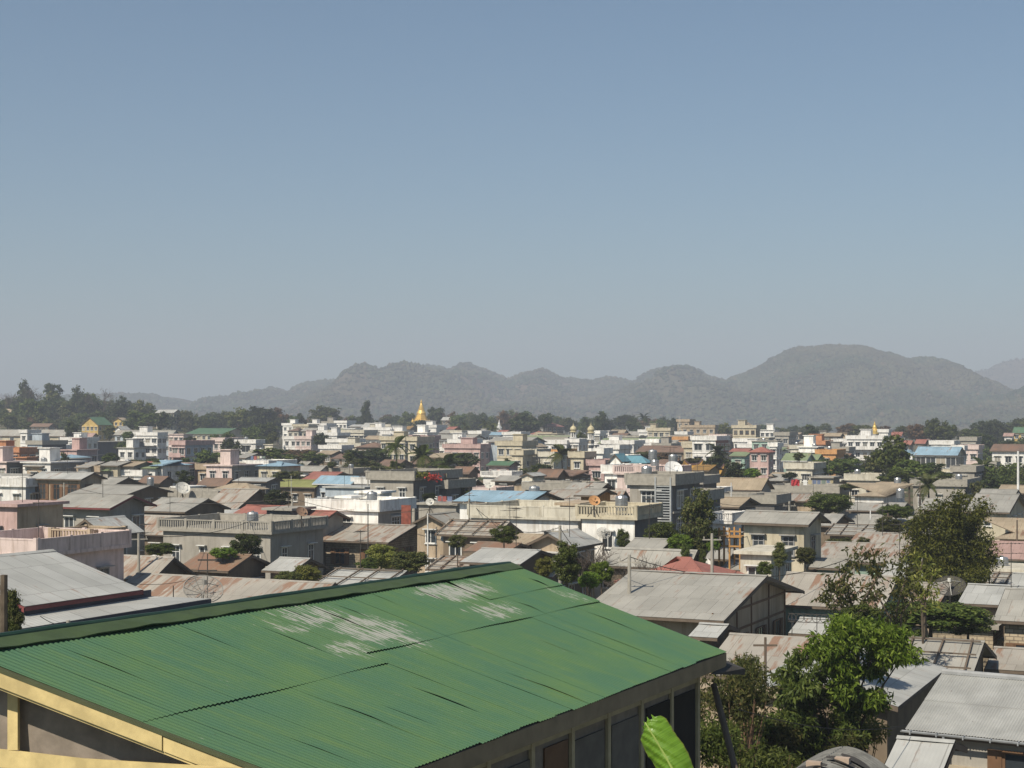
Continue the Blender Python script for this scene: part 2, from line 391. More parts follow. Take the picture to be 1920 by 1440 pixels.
# ---------------------------------------------------------------- the setting
def grid_mesh(name, xs, ys, zf, mat):
    nx, ny = len(xs), len(ys); X, Y = np.meshgrid(xs, ys); Z = zf(X, Y)
    co = np.stack([X, Y, Z], -1).reshape(-1, 3).astype(np.float32)
    i = np.arange(nx - 1)[None, :] + nx * np.arange(ny - 1)[:, None]; i = i.ravel()
    fc = np.stack([i, i + 1, i + 1 + nx, i + nx], -1)
    me = bpy.data.meshes.new(name); me.vertices.add(len(co)); me.vertices.foreach_set('co', co.ravel())
    me.loops.add(fc.size); me.loops.foreach_set('vertex_index', fc.ravel().astype(np.int32))
    me.polygons.add(len(fc)); me.polygons.foreach_set('loop_start', np.arange(0, fc.size, 4, dtype=np.int32))
    me.materials.append(mat); me.update(calc_edges=True); me.validate()
    for_s = np.ones(len(fc), dtype=bool); me.polygons.foreach_set('use_smooth', for_s)
    return me
def gmat():
    t = NT('town_ground'); co = t.co('Object')
    n = t.noise(co, .09, 5); n2 = t.noise(co, 1.7, 4)
    c = t.mix(t.ramp(n, [(.42, 0), (.58, 1)]), (.16, .125, .085), (.055, .07, .03)); c = t.mix(t.ramp(n2, [(.35, .6), (.6, 1)]), (0, 0, 0), c)
    t.bump(n2, .4, .1); return t.done(c, .95, .1)
xs = np.concatenate([np.linspace(-2600, -340, 30), np.arange(-330, 331, 6), np.linspace(340, 2600, 30)])
ys = np.concatenate([np.linspace(-60, 0, 5), np.arange(4, 120, 4), np.arange(120, 1200, 12), np.linspace(1230, 5900, 60)])
gz = np.vectorize(ground)
gr = inst('ground', grid_mesh('ground', xs, ys, lambda X, Y: gz(X, Y) - .02, gmat())); tag(gr, kind='structure')

def vnoise(x, y, seed):
    r = np.random.default_rng(seed).random((256, 256)); xi = np.floor(x).astype(int); yi = np.floor(y).astype(int); fx = x - xi; fy = y - yi
    fx = fx * fx * (3 - 2 * fx); fy = fy * fy * (3 - 2 * fy); a = r[yi % 256, xi % 256]; b = r[yi % 256, (xi + 1) % 256]; c = r[(yi + 1) % 256, xi % 256]; d = r[(yi + 1) % 256, (xi + 1) % 256]
    return (a * (1 - fx) + b * fx) * (1 - fy) + (c * (1 - fx) + d * fx) * fy
def hmat():
    t = NT('wooded_hillside'); co = t.n('ShaderNodeTexCoord').outputs['Object']
    n = t.noise(co, .004, 5); n2 = t.noise(co, .05, 3); n3 = t.noise(co, .0015, 2)
    c = t.mix(t.ramp(n, [(.4, 0), (.62, 1)]), (.045, .062, .032), (.12, .10, .065)); c = t.mix(t.ramp(n3, [(.45, 0), (.65, .5)]), c, (.15, .10, .075))
    c = t.mix(t.ramp(n2, [(.35, .45), (.62, 1)]), (0, 0, 0), c); return t.done(c, .95, .05)
HM = hmat()
WOOD = []   # points on the hillsides that carry trees
def hill(pts, d0, depth, seed, ntree, fall=.0):
    px = np.array([p[0] for p in pts], float); py = np.array([p[1] for p in pts], float)
    X0, X1 = (px[0] - CX) / F * d0, (px[-1] - CX) / F * d0
    rx = (px - CX) / F * d0; rz = H - (py - HY) / F * d0
    def zf(X, Y):
        t = np.clip((d0 - Y) / depth, -1, 1)                   # 1 at the foot in front, 0 on the crest
        mx = X + 40 * (vnoise(Y / 170, X * 0 + seed, seed) - .5) * np.clip(np.abs(t) * 3, 0, 1)
        rr = np.interp(mx, rx, rz)
        prof = np.where(t >= 0, (1 - np.clip(t, 0, 1)) ** .85 * (1 - .25 * np.clip(t, 0, 1)), np.cos(np.clip(-t, 0, 1) * np.pi / 2))
        z = rr * prof
        rid = (vnoise(X / 150, Y / 420, seed + 3) - .5) * 120 + (vnoise(X / 55, Y / 150, seed + 4) - .5) * 48
        z = z + (vnoise(X / 34, Y / 60, seed + 6) - .5) * 9 + rid * np.clip((t - .07) * 2.2, 0, 1) * (1 - np.clip(t, 0, 1) ** 2) * np.clip(rr / 90, .2, 1.2)
        z = z + (vnoise(X / 22, Y / 22, seed + 5) - .5) * 5
        return z - 5
    xs = np.arange(X0, X1, 9.0); ys = np.arange(d0 - depth, d0 + depth * .6, 14.0)
    o = inst('hills', grid_mesh('hills', xs, ys, zf, HM)); tag(o, kind='structure')
    r = np.random.default_rng(seed + 9)
    tx = r.uniform(X0 + 10, X1 - 10, ntree); ty = d0 - depth * .95 * r.random(ntree) ** 1.6 + 15
    tz = zf(tx, ty); k = tz > 0
    WOOD.append(np.stack([tx[k], ty[k], tz[k]], -1))
main = [(-250, 765), (0, 752), (120, 742), (215, 736), (250, 739), (290, 741), (330, 748), (370, 764), (392, 755), (420, 743), (440, 743), (466, 751), (488, 731), (505, 723), (520, 724), (540, 738), (560, 722), (580, 714), (600, 713), (640, 711), (665, 702), (700, 692),
        (728, 686), (745, 686), (766, 699), (785, 688), (803, 681), (825, 684), (842, 690), (862, 681), (880, 680), (905, 688), (930, 702), (950, 710), (975, 700), (1000, 696), (1022, 693), (1040, 697), (1062, 707), (1085, 712), (1110, 714), (1140, 706), (1160, 709), (1190, 716),
        (1205, 702), (1228, 690), (1260, 686), (1290, 685), (1312, 692), (1335, 710), (1352, 716), (1380, 708), (1420, 720), (1500, 770), (1560, 800)]
big = [(1290, 800), (1330, 765), (1352, 728), (1372, 706), (1400, 698), (1425, 683), (1450, 668), (1475, 656), (1500, 649), (1525, 647), (1560, 645), (1600, 646), (1625, 648), (1650, 658), (1680, 667), (1705, 676), (1730, 670), (1752, 667), (1770, 674), (1795, 690), (1825, 702), (1850, 715), (1880, 733), (1905, 748), (1925, 760), (1960, 775), (2020, 790)]
farr = [(1700, 790), (1780, 735), (1830, 698), (1850, 690), (1880, 678), (1905, 671), (1930, 668), (1990, 660), (2100, 655), (2300, 700)]
farl = [(-600, 745), (-200, 735), (100, 738), (215, 737), (235, 739), (300, 743), (345, 752), (372, 764), (460, 775), (560, 790)]
hill(main, 3500, 1150, 11, 34000); hill(big, 3100, 1000, 22, 30000); hill(farr, 5000, 700, 33, 1500); hill(farl, 4300, 600, 44, 1500)
def woodland():
    P = np.concatenate(WOOD); n = len(P); r = np.random.default_rng(3)
    s = 2.4 + 4.2 * r.random(n) ** 2; base = np.array([(0, 0, 1.0), (1, 0, .1), (0, 1, .0), (-1, 0, .1), (0, -1, 0), (.5, .5, .6), (-.5, -.5, .65), (0, 0, -.8)])
    fcs = np.array([(0, 1, 5), (0, 5, 2), (5, 1, 2), (0, 2, 3), (0, 3, 6), (0, 6, 4), (6, 3, 4), (0, 4, 1), (7, 2, 1), (7, 3, 2), (7, 4, 3), (7, 1, 4)])
    a = r.uniform(0, 6.28, n); ca, sa = np.cos(a), np.sin(a)
    B = base[None] * (1 + r.uniform(-.3, .3, (n, 8, 1))); B = B * s[:, None, None]
    Xr = B[..., 0] * ca[:, None] - B[..., 1] * sa[:, None]; Yr = B[..., 0] * sa[:, None] + B[..., 1] * ca[:, None]
    V = np.stack([Xr, Yr, B[..., 2] * .9 + 1.2], -1) + P[:, None, :]
    fa = fcs[None] + 8 * np.arange(n)[:, None, None]
    me = bpy.data.meshes.new('hill_woodland'); me.vertices.add(n * 8); me.vertices.foreach_set('co', V.astype(np.float32).ravel())
    me.loops.add(fa.size); me.loops.foreach_set('vertex_index', fa.ravel().astype(np.int32)); me.polygons.add(n * 12); me.polygons.foreach_set('loop_start', np.arange(0, fa.size, 3, dtype=np.int32))
    t = NT('woodland_leaves'); ri = t.n('ShaderNodeNewGeometry').outputs['Random Per Island']
    wc = t.ramp(ri, [(0, (.022, .040, .022)), (.45, (.036, .060, .030)), (.85, (.062, .076, .038)), (1, (.12, .09, .06))]); cc = t.n('ShaderNodeTexCoord').outputs['Object']
    wc = t.mix(t.ramp(t.noise(cc, .0045, 4), [(.42, 0), (.62, .6)]), wc, (.11, .095, .055)); wc = t.mix(t.ramp(t.noise(cc, .011, 3), [(.4, .65), (.6, 1)]), (0, 0, 0), wc)
    me.materials.append(t.done(wc, .95, .05)); me.update(calc_edges=True)
    tag(inst('hill_woodland', me), 'dry scrub and small trees covering the distant hills', 'woodland', kind='stuff')
woodland()
def haze():
    m = bpy.data.materials.new('haze'); m.use_nodes = True; t = m.node_tree; t.nodes.clear()
    o = t.nodes.new('ShaderNodeOutputMaterial'); v = t.nodes.new('ShaderNodeVolumePrincipled')
    v.inputs['Color'].default_value = (.75, .82, .96, 1); v.inputs['Density'].default_value = .00032; v.inputs['Anisotropy'].default_value = 0.0
    t.links.new(v.outputs[0], o.inputs['Volume'])
    b = MB().box(-3200, 3200, -100, 6200, -40, 300); tag(b.build('haze', m), 'thin blue grey haze over the town and hills', 'haze', kind='stuff')
haze()

# ---------------------------------------------------------------- vegetation
def leafmat(name, stops, tr=.35):
    t = NT(name); ri = t.n('ShaderNodeNewGeometry').outputs['Random Per Island']; oi = t.n('ShaderNodeObjectInfo').outputs['Random']
    c = t.ramp(ri, stops); hs = t.n('ShaderNodeHueSaturation'); t.l(c, hs.inputs['Color'])
    t.l(t.math('ADD', t.math('MULTIPLY', oi, .5), .75), hs.inputs['Value']); t.l(t.math('ADD', t.math('MULTIPLY', oi, .024), .482), hs.inputs['Hue'])
    c = hs.outputs[0]; t.l(c, t.p.inputs['Base Color']); t.p.inputs['Roughness'].default_value = .55; t.p.inputs['Specular IOR Level'].default_value = .18
    tl = t.n('ShaderNodeBsdfTranslucent'); t.l(c, tl.inputs[0]); mx = t.n('ShaderNodeMixShader'); mx.inputs[0].default_value = tr
    t.l(t.p.outputs[0], mx.inputs[1]); t.l(tl.outputs[0], mx.inputs[2]); t.l(mx.outputs[0], t.out.inputs[0]); return t.mat
LM = dict(dark=leafmat('leaves_dark', [(0, (.022, .036, .010)), (.6, (.042, .062, .016)), (1, (.085, .105, .03))]),
          mid=leafmat('leaves_mid', [(0, (.038, .06, .012)), (.6, (.075, .105, .022)), (1, (.14, .17, .04))]),
          bright=leafmat('leaves_bright', [(0, (.05, .09, .010)), (.6, (.11, .18, .02)), (1, (.22, .30, .05))]),
          olive=leafmat('leaves_olive', [(0, (.045, .06, .018)), (.6, (.085, .105, .03)), (1, (.16, .15, .05))]),
          brown=leafmat('leaves_dry', [(0, (.08, .055, .03)), (.6, (.13, .085, .045)), (1, (.19, .12, .06))]),
          bamboo=leafmat('leaves_bamboo', [(0, (.030, .038, .006)), (.6, (.07, .082, .012)), (1, (.17, .17, .03))]),
          yellow=leafmat('leaves_yellow', [(0, (.09, .11, .02)), (.6, (.17, .19, .04)), (1, (.26, .25, .07))]))
def leafmesh(name, P, N, size, mat, asp=1.0, rs=None, droop=0, point=False):
    n = len(P); r = np.random.default_rng(rs or 1); N = N / (np.linalg.norm(N, axis=1, keepdims=True) + 1e-9)
    rv = r.normal(size=(n, 3)); rv[:, 2] -= droop; U = rv - (rv * N).sum(1, keepdims=True) * N; U /= np.linalg.norm(U, axis=1, keepdims=True) + 1e-9
    Vv = np.cross(N, U); s = size * r.uniform(.6, 1.35, n)[:, None]
    U = U * s * asp; Vv = Vv * s
    if point: Q = np.stack([P, P + U * .5 + Vv * .5, P + U + N * s * -.15 * asp, P + U * .5 - Vv * .5], 1)
    else: Q = np.stack([P - U * .5 - Vv * .35, P + U * .5 - Vv * .5, P + U * .5 + Vv * .4, P - U * .4 + Vv * .5], 1)
    me = bpy.data.meshes.new(name); me.vertices.add(n * 4); me.vertices.foreach_set('co', Q.astype(np.float32).ravel())
    me.loops.add(n * 4); me.loops.foreach_set('vertex_index', np.arange(n * 4, dtype=np.int32)); me.polygons.add(n); me.polygons.foreach_set('loop_start', np.arange(0, n * 4, 4, dtype=np.int32))
    me.materials.append(mat); me.update(calc_edges=True); return me
def crown_pts(n, seed, ncl=26, shape='round', rc=.17):
    r = np.random.default_rng(seed); C = []
    while len(C) < ncl:
        p = r.uniform(-1, 1, 3); q = np.linalg.norm(p)
        if shape == 'round' and .2 < q < .9: C.append(p)
        elif shape == 'flat' and q < .95 and abs(p[2]) < .5 + .3 * r.random(): C.append(p)
        elif shape == 'tall' and (p[0] ** 2 + p[1] ** 2) ** .5 < .75 * (1 - .5 * abs(p[2])) : C.append(p)
        elif shape == 'cone' and (p[0] ** 2 + p[1] ** 2) ** .5 < .62 * (1 - p[2]) * .6 + .05: C.append(p)
    C = np.array(C); w = r.uniform(.6, 1.4, ncl); k = r.choice(ncl, n, p=w / w.sum())
    dv = r.normal(size=(n, 3)); dv /= np.linalg.norm(dv, axis=1, keepdims=True); rad = rc * 2 * w[k][:, None] ** .5 * (r.uniform(.45, 1.1, (n, 1)) + (r.random((n, 1)) < .2) * r.uniform(0, .9, (n, 1)))
    P = C[k] + dv * rad * np.array([1, 1, .75]); N = dv + r.normal(size=(n, 3)) * .45 + np.array([0, 0, .35])
    P = P * .5; P[:, 2] += .5
    return P, N, C
CROWN = {}
for sh in ('round', 'flat', 'tall', 'cone'):
    for v in range(4 if sh == 'round' else 2):
        P, N, C = crown_pts(2600, 10 * v + len(sh), 44, sh, .13); CROWN[sh, v, 0] = (P, N, .05, C)
        P, N, C = crown_pts(10500, 10 * v + 3 + len(sh), 85, sh, .10); CROWN[sh, v, 1] = (P, N, .027, C)
_cm = {}
def crown_me(sh, v, q, lm):
    k = (sh, v, q, lm)
    if k not in _cm:
        P, N, s, C = CROWN[sh, v, q]; _cm[k] = leafmesh('crown', P, N, s, LM[lm], 1.3, v + 5)
    return _cm[k]
def tree(x, yt, yb, w, d, lm, label, sh='round', q=None, group=None, name='tree', cat='tree', bare=False, lean=0, rot=None):
    top = pt(x, yt, d); g0 = ground(top.x, d); ww = w * d / F; zb = max(g0 + .3, H - (yb - HY) * d / F); hh = max(1.0, top.z - zb)
    e = empty(name, (top.x, d, g0), rng.uniform(0, 6.28) if rot is None else rot); tag(e, label, cat, group)
    q = (1 if d < 230 else 0) if q is None else q; v = rng.randrange(4 if sh == 'round' else 2)
    b = zb - g0
    tm = MB(); r0 = max(.06, ww * .035); C = CROWN[sh, v, q][3]
    tm.bar((0, 0, -.5), (lean, 0, b + hh * .45), r0, 0, r0 * .55, 7)
    for c in C[::4]:
        p = Vector((c[0] * .5 * ww, c[1] * .5 * ww, b + (c[2] * .5 + .5) * hh)); st = Vector((lean * .6, 0, b + hh * .12)); tm.bar(st, st.lerp(p, .92), r0 * .4, 0, r0 * .12, 5)
    tm.build('trunk', M_TRUNK, e)
    inst('crown', crown_me(sh, v, q, lm), e, (0, 0, b), scale=(ww * rng.uniform(.9, 1.1), ww * rng.uniform(.9, 1.1), hh))
    return e
def bare_tree(x, yt, yb, w, d, label, group=None):
    top = pt(x, yt, d); g0 = ground(top.x, d); hh = top.z - g0; ww = w * d / F
    e = empty('bare_tree', (top.x, d, g0)); tag(e, label, 'tree', group); r = random.Random(int(x)); m = MB(); tw = MB()
    def br(p, dv, L, rad, k):
        q = p + dv * L; (m if k > 3 else tw).bar(p, q, rad, 0, rad * .7, 4 if k > 2 else 3)
        if k == 0: return
        for i in range(3 if k > 1 else 2):
            nd = (dv + Vector((r.gauss(0, .42), r.gauss(0, .42), r.gauss(.08, .25)))).normalized(); br(q, nd, L * r.uniform(.62, .85), rad * .62, k - 1)
    br(Vector((0, 0, -.3)), Vector((0, 0, 1)), hh * .26, hh * .018, 6)
    m.build('trunk', M_TRUNK, e); tw.build('crown', plain('dry_twigs', (.10, .08, .065), .95), e, ); return e
def frond_mesh():
    m = MB(); n = 14; pts = []
    for i in range(n + 1):
        t = i / n; pts.append(Vector((t * 3.0 * (1 - .12 * t), 0, .9 * t - 2.1 * t * t)))
    for i in range(n):
        a, b = pts[i], pts[i + 1]; wl = .62 * math.sin(math.pi * min(1, .12 + .88 * (i + .5) / n)) + .06
        for s in (-1, 1):
            for j in range(2):
                p0 = a.lerp(b, j * .5 + .05); p1 = a.lerp(b, j * .5 + .38)
                m.poly([p0, p1, p1 + Vector((.30, s * wl, -.28)), p0 + Vector((.26, s * wl, -.30))])
        m.bar(a, b, .025 * (1 - i / n) + .008, 0, None, 3)
    return m
_pm = {}
def palm(x, yt, d, label, hgt=None, lm='mid', group=None, size=1.0):
    top = pt(x, yt, d); g0 = ground(top.x, d); hh = top.z - g0 - .8 * size
    e = empty('palm_tree', (top.x, d, g0), rng.uniform(0, 6)); tag(e, label, 'palm tree', group)
    m = MB(); k = 8
    for i in range(k):
        f0, f1 = i / k, (i + 1) / k; m.bar((.35 * f0 * f0, 0, hh * f0), (.35 * f1 * f1, 0, hh * f1), .17 - .06 * f0, 0, .17 - .06 * f1, 8)
    m.build('trunk', M_TRUNK, e)
    if lm not in _pm: _pm[lm] = frond_mesh().mesh('frond', LM[lm])
    for i in range(17):
        inst('frond', _pm[lm], e, (.35, 0, hh), (rng.uniform(-.2, .2), R(rng.choice([-58, -40, -20, 0, 18, 35])), i * 2.4), (size,) * 3)
    return e
# ================================================================ foreground: the green roofed house
def solve_green():
    th, pt_, L, Wd = R(63.2), R(15.6), 14.0, 5.4
    u = Vector((math.cos(th), math.sin(th), 0)); n = Vector((math.sin(th), -math.cos(th), 0))
    dR = 35.5; R1 = pt(955, 1060, dR)
    s = n * math.cos(pt_) - Vector((0, 0, math.sin(pt_))); nr = u.cross(s).normalized()
    if nr.z < 0: nr = -nr
    def hit(px, py):
        r = Vector(((px - CX) / F, 1, -(py - HY) / F)); o = Vector((0, 0, H)); t = (R1 - o).dot(nr) / r.dot(nr); return o + r * t
    return u, n, s, nr, hit
gu, gn, gs, gnr, ghit = solve_green()
def green_house():
    R1, E1, R0, E0 = ghit(955, 1060), ghit(1363, 1222), ghit(-93, 1215), ghit(632, 1495)
    L = (R1 - R0).length; S = (E1 - R1).length
    ang = math.atan2(gu.y, gu.x); base = Vector((E0.x, E0.y, ground(E0.x, E0.y)))
    e = empty('green_roofed_house', base); tag(e, 'long house in the foreground under a faded green corrugated roof with yellow timber trim', 'house')
    def Q(s, t, h=0): return (R0.lerp(R1, s)).lerp(E0.lerp(E1, s), t) + gnr * h - base
    # -- roof material: faded green paint, peeled in two patches
    t = NT('green_roof_paint'); uv = t.n('ShaderNodeTexCoord').outputs['UV']
    def inv(px, py):
        p = ghit(px, py); best = None
        for i in range(61):
            for j in range(41):
                q = Q(i / 60, j / 40) + base; dd = (q - p).length_squared
                if best is None or dd < best[0]: best = (dd, i / 60, j / 40)
        return best[1] * L, best[2] * S
    msk = None
    for (px, py, ru, rv, amt) in ((590, 1155, 1.3, .9, .8), (700, 1180, 1.5, 1.1, .9), (850, 1108, 2.0, .75, .95), (930, 1148, 1.5, .6, .8), (650, 1220, .9, .6, .85), (1070, 1120, .8, .8, .6), (540, 1180, .8, .7, .6), (770, 1200, .8, .6, .7)):
        u0, v0 = inv(px, py); mp = t.n('ShaderNodeMapping'); mp.inputs['Location'].default_value = (-u0 / ru, -v0 / rv, 0); mp.inputs['Scale'].default_value = (1 / ru, 1 / rv, 1)
        t.l(uv, mp.inputs[0]); ln = t.n('ShaderNodeVectorMath', operation='LENGTH'); t.l(mp.outputs[0], ln.inputs[0])
        k = t.math('MULTIPLY', t.ramp(ln.outputs['Value'], [(.35, 1), (1.25, 0)]), amt); msk = k if msk is None else t.math('MAXIMUM', msk, k)
    mp = t.n('ShaderNodeMapping'); mp.inputs['Scale'].default_value = (17, .9, 1); t.l(uv, mp.inputs[0]); st = t.noise(mp.outputs[0], 1.6, 6, .7)
    stn = t.noise(uv, 2.2, 4); sx = t.n('ShaderNodeSeparateXYZ'); t.l(uv, sx.inputs[0]); sn_ = t.math('SINE', t.math('MULTIPLY', sx.outputs[0], 2 * math.pi / .105))
    pk = t.math('ADD', t.math('MULTIPLY', msk, .264), t.math('ADD', t.math('MULTIPLY', sn_, .028), t.math('ADD', t.math('MULTIPLY', st, .92), t.math('MULTIPLY', stn, .36))))
    peel = t.ramp(pk, [(.832, 0), (.872, .75)])
    b1 = t.noise(uv, .55, 4); mp2 = t.n('ShaderNodeMapping'); mp2.inputs['Scale'].default_value = (3.5, .55, 1); t.l(uv, mp2.inputs[0]); b2 = t.noise(mp2.outputs[0], 1.3, 5)
    c = t.mix(t.ramp(b1, [(.4, 0), (.65, 1)]), (.050, .115, .064), (.066, .130, .054))
    c = t.mix(t.math('MULTIPLY', t.ramp(b2, [(.5, 0), (.75, 1)]), .4), c, (.105, .155, .04))
    c = t.mix(t.math('MULTIPLY', msk, .35), c, (.10, .16, .065))
    sp = t.n('ShaderNodeTexVoronoi'); sp.inputs['Scale'].default_value = 2.6; t.l(uv, sp.inputs['Vector']); c = t.mix(t.ramp(sp.outputs['Distance'], [(.03, .8), (.05, 0)]), c, (.05, .09, .05))
    c = t.mix(peel, c, (.30, .295, .285))
    t.bump(st, .12, .02); mat = t.done(c, .58, .35)
    # -- corrugated sheets with real laps
    pitch = .105; per = 6; m = MB(); r = random.Random(9)
    bw = .69; nc = int(L / bw) + 1
    def tiers(s):
        px = pix(Q(s, .45) + base)[0]
        if s < .40: return [0, .52, 1.0]
        if s < .78: return [0, .44, 1.0]
        return [0, .26, .44, 1.0]
    lines = []
    for c_ in range(nc):
        s0 = c_ * bw / L; s1 = min(1.0, (c_ + 1) * bw / L + .03 * bw / L)
        if s0 >= 1: break
        tt = tiers((s0 + s1) / 2); lift_l = r.random() ** 3 * .05
        for k in range(len(tt) - 1):
            t0 = tt[k] - (.015 if k else -.012); t1 = tt[k + 1] + (0.0 if k < len(tt) - 2 else r.uniform(-.004, .004))
            nx = int(bw / pitch * per) + 1; ny = 8; off = .015 * (len(tt) - 2 - k) + .006 + (c_ % 2) * .003
            gap = r.random() ** 2 * .038 if r.random() < .6 else 0; gp = r.uniform(.2, .8); gw = r.uniform(.10, .25)
            P = []
            for j in range(ny + 1):
                tv = t0 + (t1 - t0) * j / ny
                for i in range(nx + 1):
                    sv = s0 + (s1 - s0) * i / nx; x = sv * L
                    h = .008 * math.sin(2 * math.pi * x / pitch) + off
                    ed = max(0, 1 - (i / nx) / .12); h += ed * gap * math.exp(-((j / ny - gp) / gw) ** 2)
                    h += .012 * math.sin(3 * sv * 7 + k) - .03 * math.sin(math.pi * tv) * .5 
                    P.append((Q(sv, tv, h), (x, tv * S)))
            for j in range(ny):
                for i in range(nx):
                    a = j * (nx + 1) + i; ids = (a, a + 1, a + nx + 2, a + nx + 1)
                    m.poly([P[q][0] for q in ids], [P[q][1] for q in ids])
    m.build('roof', mat, e)
    # underside and far slope
    bk = Vector((-gn.x, -gn.y, 0)); ld = (E1 - R1); ld = Vector((ld.x, ld.y, 0)).length
    B0 = R0 + bk * ld + Vector((0, 0, E0.z - R0.z)) - base; B1 = R1 + bk * ld + Vector((0, 0, E1.z - R1.z)) - base
    MB().poly([Q(0, 0, -.03), Q(1, 0, -.03), Q(1, 1, -.03), Q(0, 1, -.03)]).poly([Q(0, 0, -.03), B0, B1, Q(1, 0, -.03)]).build('roof_lining', M_WOOD, e)
    bm = MB(); n = 260
    for i in range(n):
        a, b = i / n, (i + 1) / n; z = (.011, -.011)
        bm.poly([Q(a, 0, .01 + z[i % 2]), Q(b, 0, .01 + z[(i + 1) % 2]), B0.lerp(B1, b) + Vector((0, 0, .02 + z[(i + 1) % 2])), B0.lerp(B1, a) + Vector((0, 0, .02 + z[i % 2]))], [(a * L, 0), (b * L, 0), (b * L, S), (a * L, S)])
    bm.build('back_roof', mat, e)
    # ridge capping: a roll and a flange
    cm = MB(); dk = plain('ridge_green', (.012, .035, .022), .5); lk = plain('ridge_flange_green', (.055, .085, .035), .6)
    up = Vector((0, 0, 1)); n = 40
    for i in range(n):
        a, b = i / n * 1.004 - .004, (i + 1) / n * 1.004 - .004
        wob = lambda s: .010 * math.sin(s * 17) + .005 * math.sin(s * 61)
        for hx in range(5):
            a0, a1 = math.pi * hx / 5, math.pi * (hx + 1) / 5; rr = .07
            f_ = lambda s, an: Q(s, 0, 0) + up * (.035 + wob(s) + rr * math.sin(an)) + Vector((gn.x, gn.y, 0)) * rr * math.cos(an) * 1.3
            cm.poly([f_(a, a0), f_(b, a0), f_(b, a1), f_(a, a1)])
    cm.build('ridge_cap', dk, e)
    fm = MB()
    for i in range(n):
        a, b = i / n, (i + 1) / n; wb = lambda s: .072 + .010 * math.sin(s * 37) + .012 * math.sin(s * 90)
        fm.poly([Q(a, .012, .085), Q(b, .012, .085), Q(b, .066, wb(b)), Q(a, .066, wb(a))])
        fm.poly([Q(a, .066, wb(a)), Q(b, .066, wb(b)), Q(b, .066, wb(b) - .02), Q(a, .066, wb(a) - .02)])
    fm.build('ridge_flashing', lk, e)
    # barge boards on the near gable, yellow
    ym = plain('cream_yellow_paint', (.60, .48, .23), .65, var=.3); fd = -gu
    def board(s, t0, t1, h0, h1, o0, o1, mat_, nm, mb=None):
        mb = MB(); A = [Q(s, t0) + up * h0, Q(s, t1) + up * h0, Q(s, t1) + up * h1, Q(s, t0) + up * h1]
        f0 = [p + fd * o0 for p in A]; f1 = [p + fd * o1 for p in A]
        mb.poly(f1).poly(f0[::-1])
        for i in range(4): j = (i + 1) % 4; mb.poly([f0[i], f0[j], f1[j], f1[i]])
        mb.build(nm, mat_, e)
    board(0, 0, .575, -.05, -.25, -.02, .05, ym, 'barge_board'); board(0, .577, 1.0, -.065, -.255, -.02, .035, ym, 'barge_board')
    board(0, 0, 1.0, -.20, -.30, -.06, .01, ym, 'barge_board'); board(0, 0, 1, 0, -.05, -.03, .06, plain('roof_edge_olive', (.07, .08, .04), .8), 'roof_edge')
    # gable wall
    so = .5 / L
    R0b = lambda t, h=0: Q(so, t) + up * h
    Bq = B0.lerp(B1, so); gy = -base.z + ground(0, 20) - 2; zb = -1.5
    plaster = plain('grey_brown_plaster', (.27, .23, .19), .95, var=.35)
    tw = .90; pl = MB(); K = 10
    A = R0b(0, -.12); Bc = R0b(tw, -.12); Cc = Q(so, 0).lerp(Bq, tw) + up * -.12
    dn = lambda p: Vector((p.x, p.y, zb))
    pl.poly([dn(Cc), dn(Bc), Bc, A, Cc])
    # long walls and far gable
    s1 = 1 - .4 / L; Ae = Q(s1, 0) - up * .12; Be = Q(s1, tw) - up * .12; Ce = Q(s1, 0).lerp(B0.lerp(B1, s1), tw) - up * .12
    pl.poly([dn(Bc), dn(Be), Be, Bc]).poly([dn(Be), dn(Ce), Ce, Ae, Be]).poly([dn(Ce), dn(Cc), Cc, Ce]); pl.build('wall', plaster, e)
    def gpost(t0, t1, za, zb_, o, th=.04, nm='timber_post'):
        # timber on the gable, t measured along the slope from the ridge, heights below the roof line
        p0, p1 = R0b(t0, 0), R0b(t1, 0); q = [Vector((p0.x, p0.y, zb_(t0))), Vector((p1.x, p1.y, zb_(t1))), Vector((p1.x, p1.y, za(t1))), Vector((p0.x, p0.y, za(t0)))]
        f0 = [p + fd * o for p in q]; f1 = [p + fd * (o + th) for p in q]; mb = MB().poly(f1)
        for i in range(4): j = (i + 1) % 4; mb.poly([f0[i], f0[j], f1[j], f1[i]])
        mb.build(nm, ym, e)
    def on_gable(px, py):   # a pixel on the gable wall plane
        r_ = Vector(((px - CX) / F, 1, -(py - HY) / F)); o = Vector((0, 0, H)); P0 = Q(so, 0) + base; t_ = (P0 - o).dot(gu) / r_.dot(gu); return o + r_ * t_ - base
    def gq(pts, o=.02, nm='timber_post'):
        q = [on_gable(*p) + fd * o for p in pts]; q2 = [p + fd * .04 for p in q]; mb = MB().poly(q2)
        for i in range(len(q)): j = (i + 1) % len(q); mb.poly([q[i], q[j], q2[j], q2[i]])
        mb.build(nm, ym, e)
    gq([(20, 1283), (39, 1292), (39, 1405), (20, 1405)]); gq([(-40, 1400), (20, 1405), (160, 1421), (470, 1440), (470, 1452), (160, 1444), (-40, 1436)], .025, 'timber_beam'); gq([(20, 1437), (39, 1439), (39, 1520), (20, 1520)])
    # eaves side: fascia, posts, rail, shutters
    fb = plain('fascia_brown', (.28, .22, .14), .8); n = 30; fm = MB()
    gnh = Vector((gn.x, gn.y, 0))
